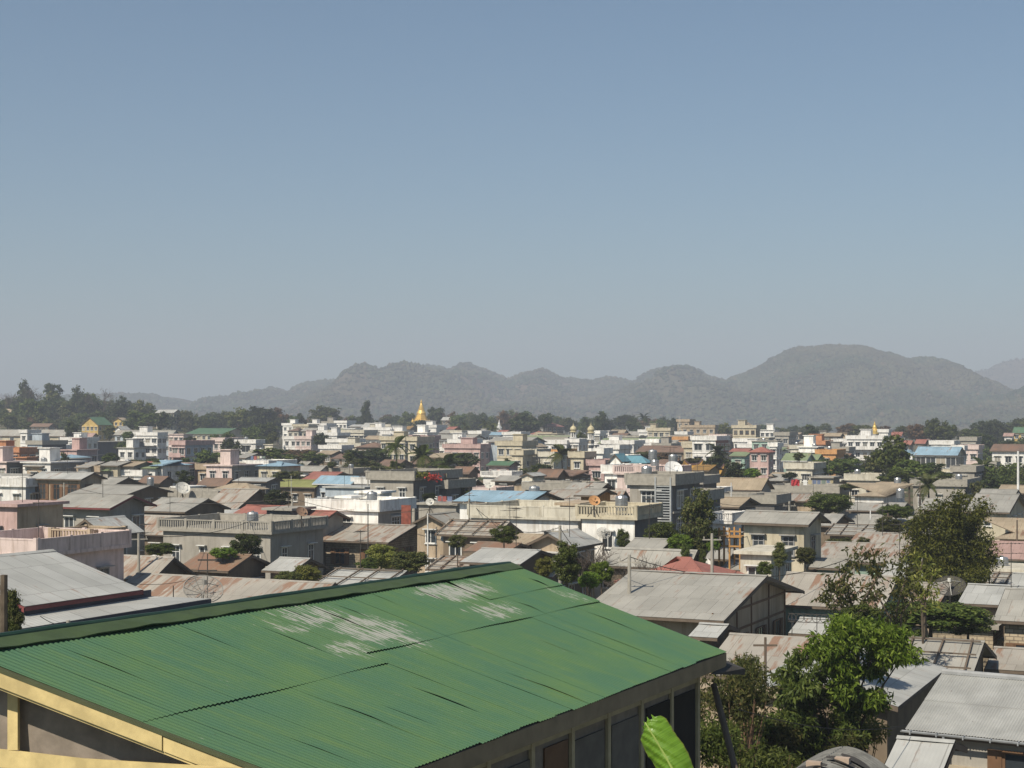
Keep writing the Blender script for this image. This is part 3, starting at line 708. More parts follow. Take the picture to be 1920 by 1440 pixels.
    for i in range(n):
        a, b = i / n, (i + 1) / n
        for (o0, h0, h1) in ((-.01, -.02, -.30), (-.04, -.02, -.30)):
            fm.poly([Q(a, 1) + gnh * o0 + up * h0, Q(b, 1) + gnh * o0 + up * h0, Q(b, 1) + gnh * o0 + up * h1, Q(a, 1) + gnh * o0 + up * h1])
        fm.poly([Q(a, 1) - gnh * .01 - up * .30, Q(b, 1) - gnh * .01 - up * .30, Q(b, 1) - gnh * .04 - up * .30, Q(a, 1) - gnh * .04 - up * .30])
    fm.build('fascia', fb, e)
    fr = plain('side_frame_tan', (.45, .38, .24), .8)
    W0, W1 = Bc, Be; wl_ = (W1 - W0)
    def wpt(k, z, o=.0): p = W0.lerp(W1, k); return Vector((p.x, p.y, p.z + z)) + gnh * o
    for z0, z1 in ((-.62, -.52), (-.30, -.22)):
        mb = MB(); q = [wpt(0, z0, .01), wpt(1, z0, .01), wpt(1, z1, .01), wpt(0, z1, .01)]; q2 = [p + gnh * .05 for p in q]; mb.poly(q2)
        for i in range(4): j = (i + 1) % 4; mb.poly([q[i], q[j], q2[j], q2[i]])
        mb.build('timber_rail', fr, e)
    for k in [i / 9 for i in range(10)]:
        k = min(.995, k); mb = MB(); dk_ = .06 / wl_.length; q = [wpt(k - dk_, -4, .012), wpt(k + dk_, -4, .012), wpt(k + dk_, -.05, .012), wpt(k - dk_, -.05, .012)]; q2 = [p + gnh * .06 for p in q]; mb.poly(q2)
        for i in range(4): j = (i + 1) % 4; mb.poly([q[i], q[j], q2[j], q2[i]])
        mb.build('timber_post', fr, e)
    for k0, k1, z0, z1, mt, nm in ((.80, .985, -3.2, -.75, M_DARK, 'doorway_shade_panel'), (.48, .545, -3, -.72, M_BF, 'door'), (.565, .655, -2.2, -.8, plain('grey_brown_shutter', (.16, .145, .125), .85), 'shutter'), (.68, .77, -2.2, -.8, plain('grey_brown_shutter', (.16, .145, .125), .85), 'shutter'), (.36, .44, -2.2, -.8, plain('grey_brown_shutter', (.16, .145, .125), .85), 'shutter')):  # the doorway is a black panel painted as interior shade
        q = [wpt(k0, z0, .01), wpt(k1, z0, .01), wpt(k1, z1, .01), wpt(k0, z1, .01)]; q2 = [p + gnh * .03 for p in q]; mb = MB().poly(q2)
        for i in range(4): j = (i + 1) % 4; mb.poly([q[i], q[j], q2[j], q2[i]])
        mb.build(nm, mt, e)
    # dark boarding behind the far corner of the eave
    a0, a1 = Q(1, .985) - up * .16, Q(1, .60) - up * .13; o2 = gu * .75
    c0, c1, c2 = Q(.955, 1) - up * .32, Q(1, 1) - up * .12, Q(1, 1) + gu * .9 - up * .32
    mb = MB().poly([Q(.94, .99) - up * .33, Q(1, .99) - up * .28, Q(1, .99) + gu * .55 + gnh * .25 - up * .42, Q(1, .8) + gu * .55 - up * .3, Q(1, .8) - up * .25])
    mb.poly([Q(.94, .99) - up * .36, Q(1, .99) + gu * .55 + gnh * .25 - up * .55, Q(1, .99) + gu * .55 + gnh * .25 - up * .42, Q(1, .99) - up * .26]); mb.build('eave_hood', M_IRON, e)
green_house()

# leaning pole beside the green house
def pole_px(p0, p1, d0, d1, r, label, mat=None, name='wooden_pole', cat='pole'):
    a, b = pt(p0[0], p0[1], d0), pt(p1[0], p1[1], d1); g0 = ground(b.x, b.y)
    dv = (a - b); foot = b + dv * ((g0 - .2 - b.z) / dv.z) if abs(dv.z) > .1 else b
    m = MB().bar(foot - foot, a - foot, r * 1.15, 0, r, 8); o = m.build(name, mat or M_WOOD, None, foot); tag(o, label, cat); return o
pole_px((1338, 1283), (1378, 1440), 33, 32, .065, 'dark leaning wooden pole beside the eave corner of the green roofed house')

# banana leaf
def banana():
    d = 15.0; g0 = ground(1.0, d); base = Vector((2.25, d, g0))
    e = empty('banana_plant', base); tag(e, 'banana plant with one broad glossy leaf torn off square at its tip', 'banana plant')
    cl = [(1345, 1640, d), (1308, 1540, d - .05), (1266, 1452, d - .05), (1240, 1405, d), (1218, 1368, d + .05), (1210, 1355, d + .1)]
    ctr = [pt(*c) - base for c in cl]; wd = [.08, .13, .17, .175, .16, .12]
    # subdivide
    def cat_(a, i, f_):
        p = [a[max(0, min(len(a) - 1, i + k))] for k in (-1, 0, 1, 2)]
        return .5 * ((2 * p[1]) + (p[2] - p[0]) * f_ + (2 * p[0] - 5 * p[1] + 4 * p[2] - p[3]) * f_ * f_ + (3 * p[1] - p[0] - 3 * p[2] + p[3]) * f_ ** 3)
    n = 40; C = []; Wd = []
    for i in range(n + 1):
        u_ = i / n * (len(cl) - 1); k = min(len(cl) - 2, int(u_)); C.append(cat_(ctr, k, u_ - k)); Wd.append(cat_(wd, k, u_ - k))
    m = MB(); mid = MB(); rr = random.Random(4); nv = 12; rows = []
    for i in range(n + 1):
        T = (C[min(n, i + 1)] - C[max(0, i - 1)]).normalized(); S_ = T.cross(Vector((0.1, 1, .35))).normalized(); Nn = S_.cross(T)
        if Nn.y > 0: Nn = -Nn
        row = []
        for j in range(-nv, nv + 1):
            v = j / nv; wv = .004 * math.sin(i * 1.9) * abs(v) + .006 * math.sin(i * 5.1 + j)
            sc = 1 + (.035 * math.sin(i * .5 + (1 if j > 0 else 4)) + (.012 * math.sin(i * 2.7))) * (abs(v) ** 3)
            row.append((C[i] + S_ * Wd[i] * v * sc + Nn * (-.10 * v * v + wv) + (T * (.03 * math.sin(j * 1.3) + .02 * math.sin(j * 2.9)) if i == n else T * 0), (v * .5 + .5, i / n * 4)))
        rows.append(row)
    for i in range(n):
        for j in range(2 * nv):
            q = [rows[i][j], rows[i][j + 1], rows[i + 1][j + 1], rows[i + 1][j]]; m.poly([a[0] for a in q], [a[1] for a in q])
    t = NT('banana_leaf'); uv = t.n('ShaderNodeTexCoord').outputs['UV']; mp = t.n('ShaderNodeMapping'); mp.inputs['Scale'].default_value = (.3, 22, 1); t.l(uv, mp.inputs[0])
    ns = t.noise(mp.outputs[0], 1, 3); c = t.mix(t.ramp(ns, [(.35, 0), (.65, 1)]), (.12, .25, .02), (.19, .34, .04)); sx = t.n('ShaderNodeSeparateXYZ'); t.l(uv, sx.inputs[0]); ed = t.math('ABSOLUTE', t.math('SUBTRACT', sx.outputs[0], .5)); c = t.mix(t.math('MULTIPLY', t.ramp(t.math('ADD', ed, t.math('MULTIPLY', t.noise(uv, 9, 4), .06)), [(.50, 0), (.54, 1)]), .8), c, (.20, .12, .04)); t.l(c, t.p.inputs['Base Color']); t.p.inputs['Roughness'].default_value = .32
    t.bump(ns, .3, .01)
    tl = t.n('ShaderNodeBsdfTranslucent'); t.l(c, tl.inputs[0]); mx = t.n('ShaderNodeMixShader'); mx.inputs[0].default_value = .4; t.l(t.p.outputs[0], mx.inputs[1]); t.l(tl.outputs[0], mx.inputs[2]); t.l(mx.outputs[0], t.out.inputs[0])
    lo = m.build('leaf', t.mat, e)
    for p in lo.data.polygons: p.use_smooth = True
    for i in range(n): mid.bar(C[i], C[i + 1], .016 * (1 - .6 * i / n), 0, None, 6)
    mid.build('midrib', plain('banana_midrib', (.30, .40, .10), .5), lo)
    MB().bar((0, 0, -.1), (.05, 0, ctr[0].z * .72), .13, 0, .09, 10).bar((.05, 0, ctr[0].z * .72), ctr[0], .05, 0, .022, 8).build('stem', plain('banana_stem', (.16, .2, .07), .7), e)
banana()

# near, lower right: corrugated roof with gutter
def near_right():
    e, W_, D_, ze = g(1697, 2115, None, 1411, 45, 1283, 'L', 'G', 'clean silver grey corrugated roof with a gutter at the lower right corner', name='corrugated_roofed_house', a=32, D=7.5, win=None, fwin=False, rwin=False, ov=.45, rise=1.2)
    ro = [c for c in e.children if c.name.startswith('roof')][0]; bpy.data.objects.remove(ro.children[0]) if ro.children else None
    bpy.data.objects.remove(ro)
    m = MB(); pitch = .088; n = int(W_ / pitch * 6); rise = 1.2; V = D_
    for side in (0, 1):
        for tier in (0, 1):
            f0, f1 = (0, .53) if tier == 0 else (.5, 1.0)
            for i in range(n):
                u0, u1 = -W_ + W_ * i / n, -W_ + W_ * (i + 1) / n; z = lambda u: .013 * math.sin(2 * math.pi * u / pitch) + (.012 if tier else 0)
                v0, v1 = (f0 * V / 2, f1 * V / 2) if side == 0 else (V - f0 * V / 2, V - f1 * V / 2)
                m.poly([(u0, v0, ze + rise * f0 + z(u0)), (u1, v0, ze + rise * f0 + z(u1)), (u1, v1, ze + rise * f1 + z(u1)), (u0, v1, ze + rise * f1 + z(u0))], [(u0, f0 * 3.5), (u1, f0 * 3.5), (u1, f1 * 3.5), (u0, f1 * 3.5)])
    t = NT('silver_corrugated'); uv = t.n('ShaderNodeTexCoord').outputs['UV']; a = t.noise(uv, .9, 5); b = t.noise(uv, 3, 4)
    c = t.mix(t.ramp(a, [(.4, .8), (.6, 1)]), (0, 0, 0), (.33, .335, .325)); c = t.mix(t.ramp(b, [(.68, 0), (.75, .7)]), c, (.12, .10, .09)); ro = m.build('roof', t.done(c, .5, .4), e)
    MB().bar((-W_, V / 2, ze + rise + .04), (0, V / 2, ze + rise + .04), .11, 0, None, 8).build('ridge_cap', plain('ridge_grey', (.3, .31, .32), .6), ro)
    gm = MB()
    for k in range(5):
        a0, a1 = math.pi + math.pi * k / 5, math.pi + math.pi * (k + 1) / 5
        for rr in (.075, .068): gm.poly([(-W_ - .1, -.09 + rr * math.cos(a0), ze - .02 + rr * math.sin(a0)), (0, -.09 + rr * math.cos(a0), ze - .02 + rr * math.sin(a0)), (0, -.09 + rr * math.cos(a1), ze - .02 + rr * math.sin(a1)), (-W_ - .1, -.09 + rr * math.cos(a1), ze - .02 + rr * math.sin(a1))])
    for x in np.arange(-W_ + .2, 0, .8): gm.box(x - .02, x + .02, -.18, 0, ze - .11, ze + .0)
    gm.bar((-W_ + 1.2, -.1, ze - .08), (-W_ + 1.2, -.1, ze - .4), .04, 0, None, 8)
    gm.build('gutter', plain('gutter_grey', (.28, .3, .32), .5), e)
    for x in (-W_ + 3.2, -W_ + 4.3): put_window(e, (x, .44, ze - 1.7), 0, .8, 1.3, 'b', False)
    MB().box(-W_ + .5, -.5, .36, .44, ze - 2.4, ze - 1.0).build('wall_panel', plain('tan_panel', (.42, .36, .27), .8), e)
near_right()
# curved sheets held down by rubber strips and blocks
def curved_shed():
    d = 38; c = pt(1560, 1424, d); gz0 = ground(c.x, c.y); e = empty('curved_shed', (c.x, c.y, gz0), R(-25)); tag(e, 'dark barrel curved corrugated shed roof weighed down with rubber strips and blocks', 'shed')
    zt = c.z - gz0; Wd = 2.5; Ln = 3.2; m = MB(); n = 260
    def arc(t, s): an = math.pi * (.16 + .68 * t); return Vector((-Wd / 2 * math.cos(an) / math.cos(math.pi * .16), s, zt - 1.0 + 1.0 * (math.sin(an) - .482) / .518))
    P = lambda t, y, h=0: Vector(((t - .5) * Wd, y, zt - .62 * abs(2 * (t - .5)) ** 1.7 + h))
    for j in range(14):
        for i in range(n):
            y0, y1 = -Ln / 2 + Ln * i / n, -Ln / 2 + Ln * (i + 1) / n; z = lambda y: .026 * math.sin(2 * math.pi * y / .17)
            m.poly([P(j / 14, y0, z(y0)), P((j + 1) / 14, y0, z(y0)), P((j + 1) / 14, y1, z(y1)), P(j / 14, y1, z(y1))], [(y0, j * .3), (y0, (j + 1) * .3), (y1, (j + 1) * .3), (y1, j * .3)])
    m.build('roof', plain('dull_grey_sheet', (.17, .17, .16), .55, .1, var=.45), e)
    MB().box(-Wd / 2 + .1, Wd / 2 - .1, -Ln / 2 + .1, Ln / 2 - .1, 0, zt - 1.0).build('wall', wall('D'), e)
    for k, (t, y) in enumerate(((.42, -1.1), (.60, -.2), (.33, -1.5), (.70, .3))):
        sm_ = MB(); q = 14
        for i in range(q):
            a, b = t - .14 + .28 * i / q, t - .14 + .28 * (i + 1) / q; wb = .10 * math.sin(math.pi * (i + .5) / q) + .07
            sm_.poly([P(a, y - wb, .09), P(b, y - wb, .09), P(b, y + wb, .11), P(a, y + wb, .11)]); sm_.poly([P(a, y - wb, .02), P(b, y - wb, .02), P(b, y - wb, -.03), P(a, y - wb, -.03)])
        w_ = MB(); p = P(t + .02, y, 0); w_.box(p.x - .17, p.x + .17, p.y - .09, p.y + .09, p.z + .04, p.z + .17)
        M4 = Matrix.Translation((c.x, c.y, gz0)) @ Matrix.Rotation(R(-25), 4, 'Z')
        so_ = sm_.build('rubber_strip', M_IRON); so_.matrix_world = M4; tag(so_, 'curved black rubber strip lying on the barrel shed roof, ' + ('left of its crest', 'right of its crest', 'furthest left', 'furthest right')[k], 'rubber strip', 'rubber strips on the shed roof')
        if k < 2: wo2 = w_.build('concrete_block', plain('pink_block', (.38, .30, .24), .9)); wo2.matrix_world = M4; tag(wo2, ('pinkish concrete block on the rubber strip left of the shed roof crest', 'pinkish concrete block on the rubber strip right of the shed roof crest')[k], 'block')
curved_shed()
def dish(x, y, d, r, label, mesh=True, tilt=(R(-38), 0, R(20)), mast=1.6, mat=None, name='satellite_dish'):
    c = pt(x, y, d); g0 = c.z - mast; e = empty(name, (c.x, c.y, g0), tilt[2]); tag(e, label, 'satellite dish')
    T = Matrix.Translation((0, 0, mast)) @ Matrix.Rotation(tilt[0], 4, 'X') @ Matrix.Rotation(tilt[1], 4, 'Y'); dp = .3 * r; m = MB()
    pr = lambda q, a: T @ Vector((q * r * math.cos(a), q * r * math.sin(a), dp * q * q))
    if mesh:
        for k in range(12):
            for q in range(5): m.bar(pr(q / 5, k * math.pi / 6), pr((q + 1) / 5, k * math.pi / 6), .025 * r)
        for q in (.55, .8, 1.0):
            for k in range(24): m.bar(pr(q, k * math.pi / 12), pr(q, (k + 1) * math.pi / 12), .014 * r if q < 1 else .03 * r)
        m.build('dish_frame', mat or M_IRON, e)
        t = NT('dish_mesh') if 'dish_mesh' not in bpy.data.materials else None
        if t:
            tr = t.n('ShaderNodeBsdfTransparent'); mx = t.n('ShaderNodeMixShader'); mx.inputs[0].default_value = .3; t.done((.16, .15, .14), .7); t.l(tr.outputs[0], mx.inputs[1]); t.l(t.p.outputs[0], mx.inputs[2]); t.l(mx.outputs[0], t.out.inputs[0])
    s = MB()
    for k in range(24):
        for q in range(4): s.poly([pr(q / 4, k * math.pi / 12), pr((q + 1) / 4, k * math.pi / 12), pr((q + 1) / 4, (k + 1) * math.pi / 12), pr(q / 4, (k + 1) * math.pi / 12)])
    s.build('reflector', bpy.data.materials['dish_mesh'] if mesh else (mat or M_PALE), e)
    fp = T @ Vector((0, 0, r * .75)); a = MB()
    for k in range(3): a.bar(pr(.85, k * 2.09 + .5), fp, .02 * r)
    a.lathe([(0, -.08), (.09, -.08), (.09, .1), (0, .1)], fp, 8); a.build('feed_horn', mat or M_PALE, e)
    MB().bar((0, 0, 0), (0, 0, mast), .05, 0, None, 8).bar((-.45, .3, 0), (0, 0, mast * .6), .03).bar((.45, .3, 0), (0, 0, mast * .6), .03).bar((0, -.5, 0), (0, 0, mast * .6), .03).build('mast', M_IRON, e)
    return e
# ================================================================ near and middle houses, left
e, W_, D_, ze = g(46, 46, 268, 1137, 52, 1090, 'L', 'D', 'big pale grey metal roof in two tiers behind the left end of the green roof', ax='y', W=8.5, a=27, fwin=False, rwin=False, ov=.25, fas='m', rise=1.25)
m = MB(); m.box(-.25, 3.6, -.2, D_ + 1.6, 0, .07); 
lt = MB(); z0, z1 = ze - .30, ze - .50
for zz in (0, -.06): lt.poly([(-.2, -1.3, z0 + zz), (1.15, -1.6, z1 + zz), (1.15, D_ + 2.4, z1 + zz), (-.2, D_ + .6, z0 + zz)], [(0, 0), (0, 2.4), (D_, 2.4), (D_, 0)])
lt.build('lean_to_roof', roofm('L'), e)
MB().box(1.13, 1.18, -1.6, D_ + 2.4, z1 - .2, z1 - .01).build('fascia', plain('dark_slate_fascia', (.07, .07, .09), .7), e)
MB().box(-.2, -.12, -.2, D_ + .6, ze - .42, ze - .07).build('step_fascia', plain('dark_slate_fascia', (.07, .07, .09), .7), e)
MB().box(-.3, .7, -.9, D_ + 1.2, -1, z1 - .1).build('lower_wall', wall('D'), e)
f(-90, 68, 232, 1010, 93, 'M', 'pink two storey house with a wide roof terrace and baluster panels at the left edge', par='solid', st='g', side='M', sp=4, bands=False, roof='-', wh=.9)
f(90, 168, 232, 993, 101, 'Z', 'small peach coloured parapet block standing on the far side of the pink house terrace', W=2.6, D=3, fwin=False, rwin=False, par='bal', pw='T', sp=4)  # orange sunlight on the parapet is put into the peach wall colour
f(-40, 32, 46, 945, 118, 'P', 'narrow pink and tan stair tower with an overhanging flat roof at the left edge', st='g', par='none', sp=3, ww=.8, wh=.8, side='T')
g(120, 200, 272, 1004, 118, 973, 'L', 'G', 'pale grey metal roof rising just behind the pink house terrace', ax='y', ov=.4)
g(150, 285, 368, 1088, 1, 1045, 'Q', 'D', 'low shed roof patched in rusty and grey stripes right of the pink house', fwin=False, rwin=False)
g(330, 428, 515, 1071, 116, 1040, 'B', 'D', 'house with an evenly rusted brown roof right behind the rust striped shed')
g(180, 560, None, 1152, 92, 1093, 'Q', 'D', 'long grey roof with slanting rust streaks behind the ridge of the green roof', D=8)
g(570, 705, None, 1112, 100, 1071, 'L', 'D', 'light grey roof held down by dark timber battens beyond the green ridge', batt=True, D=8)
g(490, 548, None, 1072, 118, 1047, 'L', 'D', 'small tilted light grey hut roof left of the brick and timber house', D=5)
g(585, 728, 829, 1017, 143, 985, 'Q', 'B', 'brick walled house with brown shutters under a rust streaked grey roof', st='b', ov=.9, ceil=1, wh=1.5)
f(306, 507, 606, 978, 135, 'G', 'grey house with a railed roof terrace and tall white window frames', par='bal', ceil=1, ww=.9, wh=2.0, sp=3.0)
f(500, 545, None, 953, 146, 'X', 'bare concrete stair head standing on the grey terrace house', par='none', D=3.5, fwin=False, rwin=False)
g(548, 606, 657, 976, 146, 958, 'R', 'G', 'small red roofed house with a blank grey gable behind the railed terrace', rwin=False)
g(412, 500, None, 980, 150, 949, 'R', 'D', 'red roof showing above the left part of the railed terrace', D=9)
g(82, 206, 294, 953, 140, 929, 'G', 'G', 'two storey grey house with maroon gable boards and white windows', fas='m', ov=.9)
g(205, 320, 345, 1004, 152, 968, 'Q', 'D', 'wide roof half rusty half grey left of the railed terrace house')
g(300, 432, None, 973, 172, 962, 'L', 'D', 'thin strip of pale roof just above the railed terrace')
g(258, 347, 433, 960, 165, 935, 'G', 'D', 'plain grey roof with a dark open gable right of the maroon trimmed house')
g(372, 440, 532, 958, 194, 917, 'Q', 'D', 'steep weathered grey roof with a tan streaked left half and dark gable')
g(395, 470, 486, 919, 232, 906, 'T', 'D', 'small tan hipped roof peeping over the weathered steep roof', hip=True)
g(435, 500, 514, 903, 245, 897, 'L', 'X', 'pale thin roof over dark open walls behind the tan hipped roof')
f(325, 350, 372, 912, 232, 'W', 'little white roof room beside the pale round dish', par='none', D=4)
g(52, 152, 168, 899, 198, 886, 'L', 'T', 'open fronted upper storey with dark bays under a pale roof at the left', st='b', wh=2.0, ww=1.6, sp=2.4)
f(-50, 48, 72, 897, 200, 'W', 'white walled house with a long white parapet band at the left edge', side='U')
g(-40, 40, 66, 897, 222, 889, 'G', 'D', 'dull grey roof just above the white parapet at the left edge')
g(170, 205, 276, 914, 226, 895, 'G', 'D', 'grey roof with a wide dark gable behind the maroon trimmed house')
g(130, 238, None, 927, 190, 914, 'G', 'D', 'flat looking long grey roof above the maroon gabled house', D=9)
f(232, 408, None, 921, 205, 'G', 'long low concrete parapet with clutter on its roof left of the pale dish', D=6, fwin=False, rwin=False)
g(255, 300, 332, 906, 258, 893, 'N', 'D', 'brown roof right of the wide dark gable')
g(40, 92, 104, 885, 300, 877, 'L', 'D', 'light roof edge behind the open fronted upper storey')
f(56, 118, None, 882, 285, 'W', 'white roof parapet below the dark conifer at the left', D=5, fwin=False)
g(100, 150, 165, 880, 330, 868, 'T', 'D', 'brown tan roof left of the dark round garden tree')
g(280, 325, 345, 893, 290, 884, 'G', 'T', 'sloping grey brown roof left of the low red roof')
g(258, 282, None, 889, 300, 884, 'R', 'D', 'thin low red roof below the yellow walled red roofed house', D=6)
g(262, 303, 331, 876, 335, 866, 'R', 'Y', 'red roofed house with a yellow wall in the left middle distance', hip=False, fwin=False)
g(203, 247, 262, 878, 335, 865, 'B', 'D', 'rust brown roof left of the yellow walled red roofed house')
f(222, 251, 262, 847, 420, 'W', 'small white house with a flat pale roof beside a round tree', par='none', roof='G')
g(153, 186, 202, 873, 370, 859, 'T', 'W', 'tan hipped roof below the big blank grey wall', hip=True)
f(92, 132, 224, 829, 470, 'K', 'long blank dark grey wall of a large shed in the left distance', fwin=False, rwin=False, par='none', D=34, side='K')  # shaded side of the shed painted as a dark wall colour
f(116, 153, None, 827, 455, 'W', 'white two storey block with a bright parapet against the dark shed', D=7)
f(90, 116, None, 842, 430, 'W', 'stacked white balconies left of the dark green tree', D=7, bal=True)
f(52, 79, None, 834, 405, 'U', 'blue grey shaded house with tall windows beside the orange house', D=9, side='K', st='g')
f(-20, 36, 50, 839, 335, 'S', 'ornate orange house with white window panels at the left edge', bal=True)
f(40, 50, None, 857, 330, 'S', 'slim orange turret beside the ornate orange house', W=3, D=3, par='none', fwin=False, rwin=False)
f(38, 51, None, 812, 520, 'W', 'little white roof house in front of the long school roof', D=6)
g(-80, 125, 150, 818, 555, 806, 'G', 'C', 'long school building with a grey roof and orange eaves at the left', fas='b', sp=3.6, ww=1.6, wh=1.7)
g(145, 170, 190, 822, 560, 812, 'P', 'T', 'small pinkish roof below the yellow hillside house')
g(150, 184, 212, 797, 640, 789, 'V', 'Y', 'yellow gabled house with a green roof on the wooded rise', ax='y', rise=3.2)
g(210, 231, 243, 789, 720, 783, 'T', 'Y', 'pale yellow gable with a brown roof above the green roofed yellow house', ax='y')
g(212, 228, 246, 806, 620, 799, 'L', 'W', 'small white gabled house right of the green roofed yellow house', ax='y')
g(212, 322, 332, 816, 540, 807, 'G', 'U', 'long school block with a grey roof and shaded blue walls', sp=3.4)  # white walls, their shade put into the blue tone
f(247, 295, 312, 817, 500, 'W', 'white balconied wing in front of the long shaded school block', bal=True, ww=1.6)
g(55, 92, 100, 800, 690, 794, 'N', 'D', 'brown roof among the trees on the left rise')
g(4, 20, 26, 773, 800, 766, 'T', 'S', 'brick coloured house high among the trees at the left edge')
g(290, 326, 342, 774, 760, 768, 'L', 'C', 'pale roofed hilltop house among trees left of centre')
f(316, 344, 350, 820, 520, 'M', 'pale pink block with a small tank like tower right of the school', par='none')
f(322, 347, 399, 835, 372, 'P', 'pink and white balcony front with a shaded grey side wall', bal=True, side='U', ww=1.3, wh=1.5)  # grey right face is shade put into the wall colour
g(330, 362, 398, 835, 420, 826, 'R', 'D', 'small red pyramid roof just behind the pink balcony house', hip=True)
g(345, 417, 470, 814, 600, 803, 'V', 'C', 'long building with a faded green roof and two little white gables')
g(420, 452, 466, 816, 640, 803, 'V', 'D', 'dark green hipped roof at the right end of the faded green one', hip=True)
f(400, 421, None, 828, 450, 'M', 'unfinished grey pink frame house with open floors', D=9, bal=False)
f(443, 479, 494, 832, 425, 'W', 'white house with two wide dark windows beside the tall tree', ww=2.6, wh=1.7, sp=5)
g(425, 478, 486, 895, 300, 879, 'N', 'D', 'wide rust brown roof in the left middle distance'); g(446, 486, 500, 880, 352, 871, 'N', 'D', 'smaller rust brown roof behind the wide rust brown one')
f(392, 406, 428, 880, 292, 'W', 'narrow three tier white and black house front', side='K', D=8)
g(366, 420, 432, 912, 262, 897, 'N', 'D', 'patchy brown roof in front of the narrow three tier house')
g(482, 500, None, 893, 285, 888, 'T', 'D', 'low pale shed roof left of the yellow walled house', D=6)
g(495, 548, 566, 876, 330, 866, 'G', 'Y', 'yellow walled house under a broad grey roof', sp=2)
g(556, 576, 592, 872, 350, 865, 'G', 'D', 'grey roof tucked behind the yellow walled house')
g(548, 600, 622, 884, 312, 874, 'G', 'W', 'pale green grey roof over white walls right of the yellow walled house')
g(556, 612, None, 901, 272, 885, 'R', 'D', 'dusky red roof behind the sky blue one', D=11)
g(585, 658, 690, 908, 250, 893, 'U', 'U', 'sky blue metal roof with a white gable edge', fas='W')
f(610, 682, None, 913, 236, 'U', 'low pale turquoise wall house below the sky blue roof', D=5, par='none', roof='L')
g(511, 591, 628, 914, 252, 900, 'O', 'D', 'olive green roof over a brown timber house')
f(664, 693, None, 895, 250, 'W', 'plain white box house left of the unfinished concrete frame', D=6, fwin=False)
f(622, 660, None, 878, 300, 'G', 'grey roof room with a white window above the red roof', D=6)
# unfinished concrete frame
e, W_, D_, ze = f(694, 775, 800, 884, 190, 'G', 'unfinished bare concrete house with open black bays and columns', ww=.9, wh=1.7, D=12, side='X', sp=3)
MB().box(-W_ * .56, -W_ * .2, -.2, -.05, -.4, ze - 3.7).build('bay_shade_panel', M_DARK, e)  # black box painted as the shade inside the bay
MB().box(-W_ - .6, 1.0, -1.5, -.3, ze - 3.5, ze - 3.3).build('floor_slab', M_CON, e)
for x in (-W_ - .3, -W_ * .6, -W_ * .18, .8): MB().box(x - .18, x + .18, -1.5, -1.14, -1, ze - 3.5).build('column', M_CON, e)
f(778, 838, 858, 900, 196, 'X', 'dark bare concrete terrace heaped with red flowers', D=7, fwin=False, side='X')
f(583, 709, 772, 938, 150, 'V', 'bright white flat house with a long white parapet', ww=1.6, wh=1.6, sp=5, side='G', ceil=2)
f(689, 712, 718, 921, 158, 'V', 'white stair head box on the roof of the bright white flat house', W=2.4, D=2.4, fwin=False, rwin=False, par='none', zb=5.2)
f(636, 656, None, 930, 156, 'V', 'small low white box on the left of the bright white roof', D=2, fwin=False, rwin=False, par='none', zb=5.2)
g(770, 838, 886, 983, 140, 964, 'G', 'T', 'tan gabled house with a grey roof right of the white flat house', ax='y')
g(848, 990, None, 943, 140, 925, 'U', 'W', 'pale blue metal roof over a white balcony wall', D=8, sp=3)
f(888, 1084, None, 951, 128, 'W', 'long cream white house with a plain cream parapet behind the tan gable', par='solid', pw='I', D=9, st='g', ww=1.1, wh=1.25, sp=4.2)
f(1091, 1190, 1233, 949, 124, 'V', 'brilliant white blank walled house with a stained tan baluster parapet', par='bal', pw='C', ww=.9, wh=1.3, sp=5.5, side='X', bands=False, fwin=True, rwin=False)  # dark right face: shade put into the colour of a white wall
f(1050, 1083, None, 943, 131, 'T', 'mossy concrete stair block between the cream and the brilliant white house', D=4, par='none', fwin=False, rwin=False, zb=5.4)
f(881, 928, 940, 914, 212, 'M', 'pale boxy house below the leaning oval dish', fwin=False)
g(824, 880, 912, 914, 228, 899, 'G', 'D', 'grey brown roof left of the boxy house with the dish')
g(783, 835, 850, 944, 195, 930, 'G', 'D', 'pale hipped roofs beside the bushy dark tree in the centre', hip=True)
f(785, 855, None, 944, 182, 'G', 'low plastered wall house right of the white flat house', D=6, par='none')
g(815, 930, 945, 1005, 122, 978, 'Q', 'D', 'brown grey roof crossed by loose battens in the centre', batt=True)
g(868, 950, 965, 1036, 115, 1021, 'B', 'D', 'crumpled rusty roof in front of the battened roofs')
g(930, 1036, None, 1082, 112, 1039, 'G', 'D', 'wide plain grey roof beyond the right end of the green ridge', D=9)
g(862, 975, None, 1058, 108, 1040, 'L', 'D', 'pale grey roof strip left of the palm like bush', D=7)
g(798, 890, 905, 1070, 118, 1046, 'Q', 'D', 'low tan roof with heavy dark battens just over the green ridge', batt=True)
g(979, 1077, 1131, 1027, 117, 1000, 'L', 'T', 'tan gable with a broad pale roof sloping to the right', ax='y')
g(936, 990, None, 1022, 119, 1010, 'T', 'T', 'rough brownish roof left of the tan gable', D=6)
g(1055, 1122, 1156, 921, 192, 906, 'G', 'D', 'brown grey roof with a black gable behind the rust striped one')
g(1006, 1110, None, 942, 162, 919, 'Q', 'D', 'rust striped roof left of the small orange walled house', D=9)
g(1076, 1120, 1141, 929, 147, 920, 'G', 'O', 'small orange walled roof house behind the cream parapet', rwin=False)  # tan wall with orange sunlight put into its colour
g(1132, 1163, 1183, 938, 165, 920, 'Q', 'T', 'little rusty roof left of the grey stair tower')
g(955, 973, 999, 939, 150, 925, 'U', 'D', 'small pale blue roof with a dark gable left of the steel tank', ax='x', rwin=False)
f(1060, 1100, None, 905, 215, 'X', 'dark low flat house behind the brown grey roofs', D=6)
f(985, 1052, None, 905, 222, 'X', 'blackened concrete roof parapet in the centre', D=7)
